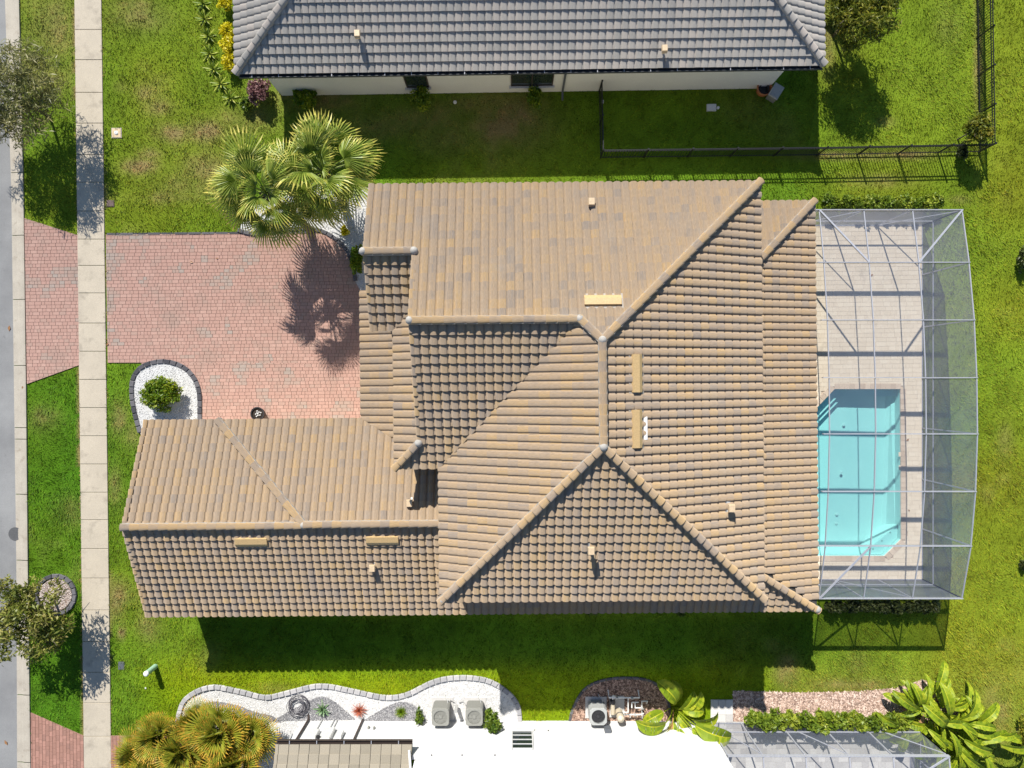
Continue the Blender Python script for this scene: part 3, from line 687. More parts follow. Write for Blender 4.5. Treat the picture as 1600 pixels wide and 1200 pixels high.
# ---------------------------------------------------------------- roof tiles
TE = 0.062
US = np.array([0, .03, .09, .18, .30, .43, .56, .67, .75, .79, .88, 1.0])
def prof(u, amp):
    a = np.where(u < .79, amp * np.maximum(np.sin(np.clip(u / .79, 0, 1) * math.pi), 0) ** 0.36, 0)
    return a + np.where(u >= .79, -0.006 * np.sin((u - .79) / .21 * math.pi), 0)
def tile_geo(wd, ex, t, amp=0.060, flat=False):
    if flat: us = np.array([0.02, .06, .5, .94, .98]); pz = np.array([-.012, .006, .008, .006, -.012])
    else: us = US; pz = prof(us, amp)
    n = len(us); v = []; jx = random.uniform(-.004, .004); jl = random.uniform(-.004, .004); of = random.uniform(0, 90)
    for (y, dz) in ((0, -0.004), (0, TE + jl), (ex + 0.03, 0.0)):
        for u, z in zip(us, pz): v.append((u * wd + jx * (1 - y / ex), y + (jl if y == 0 else 0), z + dz))
    f = [(i, i + 1, n + i + 1, n + i) for i in range(n - 1)] + [(n + i, n + i + 1, 2 * n + i + 1, 2 * n + i) for i in range(n - 1)]
    c = [(p[0] + of, p[1] + of, t) for p in v]
    return v, f, c
def tintrand():
    r = random.random()
    return random.uniform(.1, .3) if r < .15 else random.uniform(.35, .65) if r < .78 else random.uniform(.65, .9)

class Roof:
    def __init__(s, house, mat, name='roof_tile', flat=False, amp=0.060, frame=None):
        s.h = house; s.mat = mat; s.name = name; s.stuff = MB(); s.full = []; s.deck = MB(); s.caps = []; s.flat = flat; s.amp = amp
        s.Mw = house.matrix_basis.copy() if frame is None else frame
    def plane(s, pieces, hfun, wd, ex, fall, lift=0.03, gx=0.0, th=0.13, deck=True):
        """pieces: convex plan polygons sharing a plane; hfun(x,y)=height; fall=(dx,dy) downslope"""
        fx, fy = fall; O = Vector((0, 0, hfun(0, 0)))
        up = Vector((-fx, -fy, hfun(-fx, -fy) - hfun(0, 0))).normalized()
        ax = up.cross(Vector((0, 0, 1))).normalized(); nrm = ax.cross(up).normalized()
        if nrm.z < 0: ax = -ax; nrm = -nrm
        M3 = Matrix((ax, up, nrm)).transposed()
        pcs = []
        for p in pieces:
            q = [Vector((a, b5, hfun(a, b5))) for a, b5 in p]; l2 = [(ax.dot(v - O), up.dot(v - O)) for v in q]; pcs.append(ccw(l2))
            if deck:
                q = ccw(p); n = len(q); vt = [Vector((a, b5, hfun(a, b5) + lift - 0.012)) for a, b5 in q]; vb = [v - Vector((0, 0, th)) for v in vt]
                s.deck.add(vt + vb, [tuple(range(n))] + [tuple(range(2 * n - 1, n - 1, -1))] + [(i, n + i, n + (i + 1) % n, (i + 1) % n) for i in range(n)])
        allp = [p for q in pcs for p in q]; u0, u1 = min(p[0] for p in allp), max(p[0] for p in allp); v0, v1 = min(p[1] for p in allp), max(p[1] for p in allp)
        inside = lambda a, b5: any(inpoly(np.array([a]), np.array([b5]), q)[0] for q in pcs)
        T = Matrix.Translation(O + Vector((0, 0, lift))) @ M3.to_4x4()
        nv = math.ceil((v1 - v0) / ex); nu = math.ceil((u1 - u0) / wd) + 1
        part = [MB() for _ in pcs]
        for j in range(nv):
            for i in range(-1, nu):
                ua = u0 + gx + i * wd; va = v0 + j * ex - 0.02
                e = 0.015; cs = [(ua + e, va + e + .02), (ua + wd - e, va + e + .02), (ua + wd - e, va + ex - e), (ua + e, va + ex - e), (ua + wd / 2, va + ex / 2)]
                ins = [inside(*c) for c in cs]
                if all(ins): s.full.append((T @ Matrix.Translation((ua, va, 0)), wd, ex, nrm)); continue
                for pi, q in enumerate(pcs):
                    rect = [(ua, va), (ua + wd, va), (ua + wd, va + ex), (ua, va + ex)]
                    c = clip2d(rect, q)
                    if len(c) < 3: continue
                    v, f, cc = tile_geo(wd, ex, 0, s.amp, s.flat)
                    part[pi].add([(a[0] + ua, a[1] + va, a[2]) for a in v], f, tintrand(), cc)
        for pi, q in enumerate(pcs):
            pm = part[pi]
            if not pm.f: continue
            bm = bmesh.new(); tl = bm.faces.layers.float.new('tint'); cl = bm.verts.layers.float_vector.new('st')
            vs = [bm.verts.new(v) for v in pm.v]
            for v, c in zip(vs, pm.c): v[cl] = Vector(c)
            for ff, t in zip(pm.f, pm.t):
                f_ = bm.faces.new([vs[k] for k in ff]); f_[tl] = t
            n = len(q)
            for i in range(n):
                a, b5 = q[i], q[(i + 1) % n]; e = Vector((b5[0] - a[0], b5[1] - a[1], 0)); nr = Vector((e.y, -e.x, 0)).normalized()
                # the eave edge keeps its tiles whole
                slack = 0.03 if abs(e.y) < 1e-4 and a[1] <= v0 + 1e-3 else 0.0
                bmesh.ops.bisect_plane(bm, geom=bm.verts[:] + bm.edges[:] + bm.faces[:], plane_co=Vector((*a, 0)) + nr * slack, plane_no=nr, clear_outer=True)
            bm.verts.index_update()
            s.stuff.add([T @ v.co for v in bm.verts], [[v.index for v in f_.verts] for f_ in bm.faces], [f_[tl] for f_ in bm.faces], [v[cl] for v in bm.verts])
            bm.free()
    def finish(s, nsingle=290):
        def score(k):
            Mx, wd, ex, nr = s.full[k]; c = s.Mw @ (Mx @ Vector((wd / 2, ex / 2, 0))); d = Vector((0, 0, H)) - c
            if abs(c.x / (H - c.z)) > 0.748 or abs(c.y / (H - c.z)) > 0.561: return 0
            return (s.Mw.to_3x3() @ nr).dot(d.normalized()) / (d.z ** 2)
        order = sorted(range(len(s.full)), key=lambda k: -score(k)); one = set(order[:nsingle]); pool_ = {}
        for k, (Mx, wd, ex, nr) in enumerate(s.full):
            if k in one:
                key = (round(wd, 3), round(ex, 3))
                if key not in pool_:
                    pool_[key] = []
                    for i in range(14):
                        m_ = MB(); v, f, c = tile_geo(wd, ex, 0, s.amp, s.flat); m_.add(v, f, tintrand(), c); pool_[key].append(m_.mesh('roof_tile', s.mat))
                o = bpy.data.objects.new(s.name, random.choice(pool_[key])); COL.objects.link(o); o.parent = s.h; o.matrix_local = Mx
            else:
                v, f, c = tile_geo(wd, ex, 0, s.amp, s.flat); s.stuff.add([Mx @ Vector(p) for p in v], f, tintrand(), c)
        if s.stuff.f: tag(s.stuff.build('roof_tile_field', s.mat, s.h), kind='stuff')
        s.deck.build('roof_deck', M['under'], s.h)
    def cap(s, a, b5, r=0.15, ex=0.37, lift=0.15, mortar=True):
        a = Vector(a); b5 = Vector(b5); d = b5 - a; L = d.length; n = max(1, round(L / ex)); st = L / n; d.normalize()
        x = d.cross(Vector((0, 0, 1))).normalized(); z = x.cross(d).normalized(); M3 = Matrix((x, d, z)).transposed().to_4x4()
        key = ('cap', round(st, 3), r)
        if not hasattr(s, 'cm'): s.cm = {}
        if key not in s.cm:
            s.cm[key] = []
            for i in range(6):
                m_ = MB(); v = []; N = 9; of = random.uniform(0, 50)
                for y, rr, dz in ((0, r * .80, -0.03), (0, r, 0.022), (st + .05, r * .80, -0.018)):
                    for k in range(N):
                        an = math.pi * (k / (N - 1)); v.append((-math.cos(an) * rr, y, math.sin(an) * rr * 0.62 + dz))
                f = [(k, k + 1, N + k + 1, N + k) for k in range(N - 1)] + [(N + k, N + k + 1, 2 * N + k + 1, 2 * N + k) for k in range(N - 1)]
                m_.add(v, f, (.15, .5, .62, .75, .9, 1.0)[i], [(p[0] + of, p[1] + of, 0) for p in v]); s.cm[key].append(m_.mesh('ridge_tile', s.mat))
        for i in range(n):
            o = bpy.data.objects.new('ridge_tile', random.choice(s.cm[key])); COL.objects.link(o); o.parent = s.h
            o.matrix_local = Matrix.Translation(a + d * (st * i) + z * lift) @ M3
        if mortar:
            m_ = MB(); m_.bar(a + z * (lift - .075), b5 + z * (lift - .075), r * 1.84, 0.17); m_.build('mortar_bed', M['mortar'], s.h)
    def blob(s, p, r=0.16):
        m_ = MB(); m_.lathe([(r, -.06), (r * 1.0, .03), (r * .8, .10), (r * .4, .14), (.02, .15)], (p[0], p[1], p[2] + .15), 10); m_.build('ridge_mortar', M['mortar'], s.h, smooth=True)

def wall(parent, a, b5, z0, z1, mat, t=0.2, name='wall'):
    m_ = MB(); L = math.hypot(b5[0] - a[0], b5[1] - a[1]); m_.box(((a[0] + b5[0]) / 2, (a[1] + b5[1]) / 2, (z0 + z1) / 2), (L, t, z1 - z0), math.atan2(b5[1] - a[1], b5[0] - a[0])); return m_.build(name, mat, parent)

# ---------------------------------------------------------------- main house
TH = 0.0087
house = tag(empty('house', (0, 0, 0), TH), 'large house with tan tiled hip roofs beside the brick driveway', 'house')
house.matrix_basis = Matrix.Rotation(TH, 4, 'Z')
rf = Roof(house, M['tile'])
HE = 5.85; YN, YS, XE = 7.32, -7.92, 9.13; AN = (2.98, 1.42, 8.37); AS = (2.99, -2.1, 8.37); XW4 = -2.68; K = (2.284, 2.151, 8.056)
XG, XW = -3.38, -5.15; YR6, HR6 = 4.675, 6.979
p1 = lambda x, y: HE + .4267 * (YN - y)
p2 = lambda x, y: HE + .4094 * (XE - x)
p3 = lambda x, y: HE + .4330 * (y - YS)
p4 = lambda x, y: HE + .4444 * (x - XW4)
p5 = lambda x, y: HE + .4259 * (y + 3.03)
p6 = lambda x, y: HE + .4267 * (y - 2.03)
p7 = lambda x, y: HE + .424 * (x + 4.30)
rf.plane([[(XW, YN), (XG, YN), (XG, YR6), (XW, YR6)], [(XG, YN), (K[0], YN), (K[0], K[1]), (XG, K[1])], [(K[0], YN), (XE, YN), AN[:2], K[:2]]], p1, .300, .35, (0, 1))
rf.plane([[(XE, YN), (XE, YS), AS[:2], AN[:2]]], p2, .305, .345, (1, 0))
rf.plane([[(XW4, YS), (XE, YS), AS[:2]]], p3, .298, .372, (0, -1))
rf.plane([[AN[:2], AS[:2], (XW4, YS), (XW4, -3.03), K[:2]]], p4, .300, .40, (-1, 0))
rf.plane([[(XG, K[1]), K[:2], (XW4, -3.03), (XG, -3.03)], [(XG, -2.1), (XG, -3.03), (-4.3, -3.03)]], p5, .310, .345, (0, -1))
rf.plane([[(XW, YR6), (XG, YR6), (XG, 2.95), (XW, 2.95)], [(XW, 2.95), (XG, 2.95), (-4.3, 2.03), (XW, 2.03)]], p6, .310, .35, (0, -1))
rf.plane([[(XG, 2.95), (-4.3, 2.03), (-4.3, -3.03), (XG, -2.1)]], p7, .300, .40, (-1, 0))
e1 = lambda x, y: 3 + .27 * (12.38 - x); n1_ = lambda x, y: 3 + .27 * (7.35 - y); s1_ = lambda x, y: 3 + .42 * (y + 9.32)
rf.plane([[(12.38, 7.35), (12.38, -9.32), (9.69, -7.6), (8.83, -7.6), (8.83, 3.8)]], e1, .305, .345, (1, 0), gx=.12)
rf.plane([[(8.83, 7.35), (12.38, 7.35), (8.83, 3.8)]], n1_, .300, .35, (0, 1))
rf.plane([[(-15, -9.32), (-2.38, -9.32), (-2.38, -5.35), (-15, -5.35)], [(-2.38, -9.32), (12.38, -9.32), (9.69, -7.6), (-2.38, -7.6)]], s1_, .298, .338, (0, -1))
g1 = lambda x, y: 3 + .42 * (-1.38 - y); g2 = lambda x, y: 3.06 + .42 * (-1.38 - y)
rf.plane([[(-15, -1.38), (-11.95, -1.38), (-8.02, -5.35), (-15, -5.35)]], g1, .298, .345, (0, 1))
rf.plane([[(-11.95, -1.38), (-6.15, -1.38), (-6.15, -5.35), (-8.02, -5.35)], [(-6.15, -1.38), (-4.0, -2.67), (-4.0, -5.35), (-6.15, -5.35)], [(-4, -2.67), (-2.38, -2.67), (-2.38, -5.35), (-4, -5.35)]], g2, .298, .345, (0, 1), gx=.1)
w8 = lambda x, y: 3 + .25 * (x + 6.15)
rf.plane([[(-6.15, 3.87), (-4.0, 3.87), (-4.0, -2.67), (-6.15, -1.38)]], w8, .300, .42, (-1, 0), gx=.05)
rf.finish(290)
E = lambda x, y, f, dz=0: (x, y, f(x, y) + dz)
for a, b6 in ((AN, AS), ((XE, YN, HE), AN), (K, AN), ((XE, YS, HE), AS), ((XW4, YS, HE), AS), ((XG, K[1], K[2]), K), ((XW, YR6, HR6), (XG, YR6, HR6)),
              ((-4.3, -3.03, HE), (XG, -2.1, 6.24)), ((12.38, 7.35, 3), (9.3, 4.27, 3.832)), ((12.38, -9.32, 3), (9.69, -7.6, 3.725)),
              ((-15.0, -5.35, 4.667), (-8.0, -5.35, 4.667)), ((-8.0, -5.31, 4.71), (-2.5, -5.31, 4.71)), ((-11.95, -1.38, 3.05), (-8.02, -5.30, 4.69)),
              (E(XG, YR6 - .05, p1), (XG, K[1], K[2])), (E(XG + .02, -2.1, p5), (XG + .02, K[1], K[2])),
              (E(XW + .05, 2.03, p6), (XW + .05, YR6, HR6)), (E(XW + .05, YN, p1), (XW + .05, YR6, HR6)),
              (E(-14.95, -1.38, g1), (-14.95, -5.35, 4.667)), (E(-14.95, -9.32, s1_), (-14.95, -5.35, 4.667))):
    dia = abs(a[0] - b6[0]) < .1 and (a[0] < -3)
    rf.cap(a, b6, r=0.10 if dia else 0.15, lift=0.07 if dia else 0.17, mortar=not dia)
for p in (AN, AS, K, (XG, K[1], K[2]), (XG, YR6, HR6), (XW, YR6, HR6), (-8.0, -5.33, 4.68), (XG, -2.1, 6.22), (12.33, -9.27, 3.02), (XW4 + .06, YS + .06, HE)): rf.blob(p, 0.15)
# walls (under the eaves)
ow = 0.32
W = [((XW + .3, YN - ow), (XE - ow, YN - ow)), ((XE - ow, YN - ow), (XE - ow, YS + ow)), ((XE - ow, YS + ow), (XW4 + ow, YS + ow)), ((XW4 + ow, YS + ow), (XW4 + ow, -2.72)), ((XW4 + ow, -2.72), (-4.0, -2.72)), ((-4.0, -2.72), (-4.0, 2.4)), ((-4.0, 2.4), (XW + .3, 2.4)), ((XW + .3, 2.4), (XW + .3, YN - ow))]
for a, b6 in W: wall(house, a, b6, 0, HE - 0.02, M['stucco'])
W2 = [((-14.7, -1.75), (-5.8, -1.75)), ((-14.7, -1.75), (-14.7, -8.95)), ((-14.7, -8.95), (12.0, -8.95)), ((-5.8, -1.75), (-5.8, 3.6)), ((-5.8, 3.6), (XW + .3, 3.6)), ((9, 7.0), (12.0, 7.0))]
for a, b6 in W2: wall(house, a, b6, 0, 2.93, M['stucco'])
def gable(x, pts):
    m_ = MB(); n = len(pts); v = [(x - .05, *p) for p in pts] + [(x + .05, *p) for p in pts]
    m_.add(v, [tuple(range(n)), tuple(range(2 * n - 1, n - 1, -1))] + [(i, n + i, n + (i + 1) % n, (i + 1) % n) for i in range(n)]); m_.build('gable_wall', M['stucco'], house)
gable(-14.7, [(-1.8, 2.9), (-8.9, 2.9), (-5.35, 4.5)])
gable(XG + .1, [(-2.3, 6.2), (-2.1, 6.2), (K[1], K[2] - .08), (YR6 - .1, HR6 - .1), (YR6 - .1, 6.2)][::1])
gable(XW + .25, [(2.3, 5.8), (7.0, 5.8), (YR6, HR6 - .1)])
# fascia boards under the eaves
m_ = MB()
for a, b6 in (((XW, YN - .03, HE), (XE, YN - .03, HE)), ((XE - .03, YN, HE), (XE - .03, YS, HE)), ((XE, YS + .03, HE), (XW4, YS + .03, HE)), ((XW4 + .03, YS, HE), (XW4 + .03, -3.0, HE)), ((XW4, -3.0, HE), (-4.3, -3.0, HE)), ((-4.27, -3.0, HE), (-4.27, 2.03, HE)),
              ((12.35, 7.35, 3), (12.35, -9.32, 3)), ((12.38, -9.29, 3), (-15, -9.29, 3)), ((-15, -1.41, 3), (-6.2, -1.41, 3)), ((-6.12, -1.4, 3), (-6.12, 3.87, 3)), ((9.13, 7.32, 3), (12.38, 7.32, 3))):
    m_.bar(Vector(a) - Vector((0, 0, .12)), Vector(b6) - Vector((0, 0, .12)), 0.03, 0.17)
m_.build('fascia', M['white'], house)
# roof vents: long hoods, hooded pipes
def hood(cx, cy, f, along, L, wd=.36, fall=(0, -1)):
    z = f(cx, cy); gz = (f(cx + fall[0] * .1, cy + fall[1] * .1) - z) / .1
    o = empty('roof_vent', (cx, cy, z + .06)); o.parent = house
    m_ = MB(); hl = L / 2; ux, uy = along; fx, fy = fall
    def pt(a, b7, zz): return (ux * a + fx * b7, uy * a + fy * b7, zz + gz * b7)
    prof_ = [(-wd * .55, .02), (-wd * .40, .13), (wd * .22, .17), (wd * .5, .11), (wd * .5, .02)]
    v = [pt(-hl, b7, zz) for b7, zz in prof_] + [pt(hl, b7, zz) for b7, zz in prof_]; n = 5
    m_.add(v, [(i, i + 1, n + i + 1, n + i) for i in range(4)] + [(0, 1, 2, 3, 4)[::-1], tuple(range(5, 10))]); m_.build('hood', M['hood'], o)
    m_ = MB(); v = [pt(-hl - .07, -wd * .8, .03), pt(hl + .07, -wd * .8, .03), pt(hl + .07, wd * .7, .03), pt(-hl - .07, wd * .7, .03)]
    v += [(p[0], p[1], p[2] - .05) for p in v]; m_.add(v, [(0, 1, 2, 3), (0, 4, 5, 1), (1, 5, 6, 2), (2, 6, 7, 3), (3, 7, 4, 0)]); m_.build('flashing', M['flash'], o)
def loc(px, py, h):
    x, y, _ = P(px, py, h); return (x * math.cos(TH) + y * math.sin(TH), -x * math.sin(TH) + y * math.cos(TH))
for px, py, h in ((393, 847, 4.5), (597, 845, 4.6)): hood(*loc(px, py, h), s1_, (1, 0), 1.24, fall=(0, -1))
hood(*loc(943, 468, 8.1), p1, (1, 0), 1.25, fall=(0, 1))
for py in (583, 671): hood(*loc(998, py, 8.3), p2, (0, 1), 1.28, fall=(1, 0))
def pipe(px, py, h, f, hh=.35, fall=(0, -1), par=None, mat=None, xy=None):
    par = par or house; cx, cy = xy or loc(px, py, h); z = f(cx, cy)
    o = empty('vent_pipe', (cx, cy, z)); o.parent = par
    m_ = MB(); m_.tube([(0, 0, -.1), (0, 0, hh - .03)], .055, 10); m_.build('pipe', M['lead'], o)
    m_ = MB(); m_.box((0, 0, hh), (.24, .28, .10), taper=.85); m_.box((fall[0] * .05, fall[1] * .05, hh - .08), (.20, .22, .10)); m_.build('cowl', mat or M['hoodp'], o)
    m_ = MB(); m_.box((0, 0, .055), (.36, .40, .03), mat=Matrix.Rotation(math.atan(f(0, 1) - f(0, 0)), 4, 'X') @ Matrix.Rotation(-math.atan(f(1, 0) - f(0, 0)), 4, 'Y')); m_.build('flashing', M['lead'], o)
pipe(923, 318, 6.2, p1, .3); pipe(922, 857, 6.9, p3, .5); pipe(1139, 792, 6.5, p2, .4); pipe(640, 786, 4.6, g2, .28); pipe(583, 886, 4, s1_, .3)
m_ = MB(); m_.box((0, 0, 0), (.10, .06, .03)); o = m_.build('roof_flashing_scrap', M['pvc'], house, loc=(*loc(1012, 670, 8.2), p2(*loc(1012, 670, 8.2)) + .10)); o.scale = (1.2, 13, 1)

# ---------------------------------------------------------------- neighbour house at the top
nh = empty('neighbour_house', (0.73, 12.9, 0), 0.0149); nh.matrix_basis = Matrix.Translation((0.73, 12.9, 0)) @ Matrix.Rotation(0.0149, 4, 'Z')
tag(nh, 'white house with grey tiled hip roof across the side lawn at the top', 'house')
HL = 12.04; HN = 2.9; r2_ = Roof(nh, M['gtile'], amp=0.058)
fS = lambda x, y: HN + .42 * y; fW = lambda x, y: HN + .42 * (x + HL); fE = lambda x, y: HN + .42 * (HL - x); fN = lambda x, y: HN + .42 * (10 - y)
r2_.plane([[(-HL, 0), (HL, 0), (HL - 5, 5), (-HL + 5, 5)]], fS, .303, .362, (0, -1))
r2_.plane([[(-HL, 0), (-HL + 5, 5), (-HL, 10)]], fW, .303, .36, (-1, 0))
r2_.plane([[(HL, 0), (HL - 5, 5), (HL, 10)]], fE, .303, .36, (1, 0))
r2_.plane([[(-HL, 10), (HL, 10), (HL - 5, 5), (-HL + 5, 5)]], fN, .303, .36, (0, 1))
r2_.finish(290)
r2_.cap((-HL, 0, HN), (-HL + 5, 5, HN + 2.1)); r2_.cap((HL, 0, HN), (HL - 5, 5, HN + 2.1)); r2_.cap((-HL, 10, HN), (-HL + 5, 5, HN + 2.1)); r2_.cap((HL, 10, HN), (HL - 5, 5, HN + 2.1)); r2_.cap((-HL + 5, 5, HN + 2.1), (HL - 5, 5, HN + 2.1))
for a, b6 in (((-HL + .9, .42), (HL - 1.15, .42)), ((HL - 1.15, .42), (HL - .6, 9.5)), ((HL - .6, 9.5), (-HL + .6, 9.5)), ((-HL + .6, 9.5), (-HL + .9, .42))): wall(nh, a, b6, 0, 2.85, M['offwhite'])
def gutter(par, a, b6, mat, clips=True, n=22, wd=.13):
    o = empty('gutter', a); o.parent = par; a = Vector(a); b6 = Vector(b6); d = b6 - a; u = d.normalized(); s_ = Vector((u.y, -u.x, 0))
    m_ = MB(); z = Vector((0, 0, 0))
    m_.bar(s_ * .02, d + s_ * .02, .015, .13); m_.bar(s_ * wd, d + s_ * wd, .018, .13); m_.bar(s_ * wd / 2 - Vector((0, 0, .06)), d + s_ * wd / 2 - Vector((0, 0, .06)), wd, .012); m_.build('trough', mat, o)
    if clips:
        for i in range(n):
            p = d * ((i + .5) / n); m_ = MB(); m_.bar(p + s_ * .0 + Vector((0, 0, .07)), p + s_ * (wd + .01) + Vector((0, 0, .07)), .03, .012); m_.build('hanger', M['alu'], o)
gutter(nh, (-HL + .1, -.02, HN - .03), (HL, -.02, HN - .03), M['navy'])
def window(par, x0, x1, z0, z1, y, panes=1, face=-1, glass=None, bars=0):
    o = empty('window', ((x0 + x1) / 2, y, z0)); o.parent = par; w_, h_ = x1 - x0, z1 - z0
    m_ = MB(); t = .05
    for xx in (-w_ / 2, w_ / 2): m_.box((xx, 0, h_ / 2), (t, .06, h_ + t))
    for zz in (0, h_): m_.box((0, 0, zz), (w_, .055, t))
    for k in range(1, panes): m_.box((-w_ / 2 + w_ * k / panes, 0, h_ / 2), (t, .05, h_))
    for k in range(1, bars + 1): m_.box((0, face * .0, h_ * k / (bars + 1)), (w_, .05, .03))
    m_.build('frame', M['brown'] if bars == 0 else M['boxw'], o)
    for k in range(panes):
        m_ = MB(); m_.box((-w_ / 2 + w_ * (k + .5) / panes, -face * .01, h_ / 2), (w_ / panes - .05, .02, h_ - .05)); m_.build('pane', glass or M['glass'], o)
    m_ = MB(); m_.box((0, face * .05, -.06), (w_ + .2, .12, .06)); m_.build('sill', M['boxw'], o)
window(nh, -5.35, -4.4, .75, 2.2, .30); window(nh, -.75, 1.05, .75, 2.2, .30, 2)
m_ = MB(); m_.tube([(1.55, -.02, 2.8), (1.55, .24, 2.6), (1.55, .24, .15), (1.55, -.1, .05)], .045, 8); m_.build('downpipe', M['cover'], nh)
for px, py in ((557, 50), (1042, 68)):
    q = nh.matrix_basis.inverted() @ Vector(P(px, py, 3.9)); q = (q.x, q.y); pipe(0, 0, 0, fS, .42, par=nh, xy=q)

# ---------------------------------------------------------------- neighbour house at the bottom
sh = tag(empty('white_house', (-2.0, -15.25, 0)), 'bright white house whose tall wall fills the bottom edge', 'house')
yw = 0.0
wall(sh, (-7.45, -.1), (-1.9, -.1), 0, 2.85, M['white']); wall(sh, (-7.45, -.1), (-7.45, -8), 0, 2.8, M['white'])
wall(sh, (-1.9, -.1), (10.75, -.1), 0, 6.0, M['white']); wall(sh, (10.75, -.1), (10.75, -8), 0, 6.0, M['white']); wall(sh, (-1.9, -.2), (-1.9, -8), 2.9, 6.0, M['white'])
r3_ = Roof(sh, M['ftile'], flat=True)
fL = lambda x, y: 2.84 + .42 * (.42 - y)
r3_.plane([[(-7.7, .42), (-2.1, .42), (-2.1, -4), (-7.7, -4)]], fL, .42, .36, (0, 1)); r3_.finish(290)
m_ = MB(); m_.add([(-1.8, .5, 6.0), (11.1, .5, 6.0), (11.1, -8.4, 6.0), (-1.8, -8.4, 6.0), (4.3, -4, 8)], [(0, 1, 4)[::-1], (1, 2, 4)[::-1], (2, 3, 4)[::-1], (3, 0, 4)[::-1], (0, 1, 2, 3)])
m_.build('upper_roof', M['ftile'], sh)
for v in sh.children[-1].data.vertices:
    if v.co.y > 0: v.co.y = 0.02     # parapet side: no eave over the wall in view
gutter(sh, (-2.1, .46, 2.82), (-7.7, .46, 2.82), M['brown'], n=5)
m_ = MB(); m_.tube([(-7.2, .50, 2.75), (-7.2, .08, 2.55), (-7.2, .08, .1), (-7.2, .3, .03)], .05, 8); m_.build('downpipe', M['brown'], sh)
m_ = MB(); m_.tube([(-4.75, .08, 2.8), (-4.75, .08, .05)], .045, 8); m_.build('downpipe', M['brown'], sh)
m_ = MB(); m_.tube([(-2.2, .3, 3.05), (-2.12, -.3, 3.25), (-2.12, -1.2, 3.6)], .05, 8); m_.build('downpipe', M['pvc'], sh)
window(sh, 2.0, 2.88, 1.0, 2.45, .04, 1, face=1, bars=3)
for x, w_, z, h_ in ((-6.6, .42, 1.1, .75), (-6.0, .50, .95, 1.0), (-5.45, .30, 1.2, .6)):
    m_ = MB(); m_.box((x, .09, z + h_ / 2), (w_, .18, h_)); m_.box((x, .19, z + h_ / 2), (w_ * .9, .02, h_ * .92)); m_.build('meter_box', M['boxw'], sh)
for x in (-6.6, -6.05, -5.9):
    m_ = MB(); m_.tube([(x, .06, .02), (x, .06, 1.1)], .022, 8); m_.build('conduit', M['lead'], sh)
m_ = MB(); m_.lathe([(.04, 0), (.09, .02), (.09, .09), (.05, .10)], (-6.25, .2, 1.9), 12, mat=Matrix.Rotation(-R(90), 4, 'X')); m_.build('meter', M['dark'], sh)
for x, z in ((-4.35, .7), (-4.1, .75)):
    m_ = MB(); m_.box((x, .05, z), (.07, .08, .16)); m_.build('outlet', M['acgrey'], sh)
for x, z in ((-1.3, 2.9), (-.05, 2.9), (1.3, 2.9), (3.6, .9)):
    m_ = MB(); m_.tube([(x, -.02, z), (x, .03, z)], .03, 8); m_.build('wall_vent', M['dark'], sh)
m_ = MB(); m_.box((7.0 - 0.8, .09, .95), (.28, .18, .35)); m_.tube([(6.15, .06, .02), (6.15, .06, .8)], .02, 6); m_.build('meter_box', M['cover'], sh)

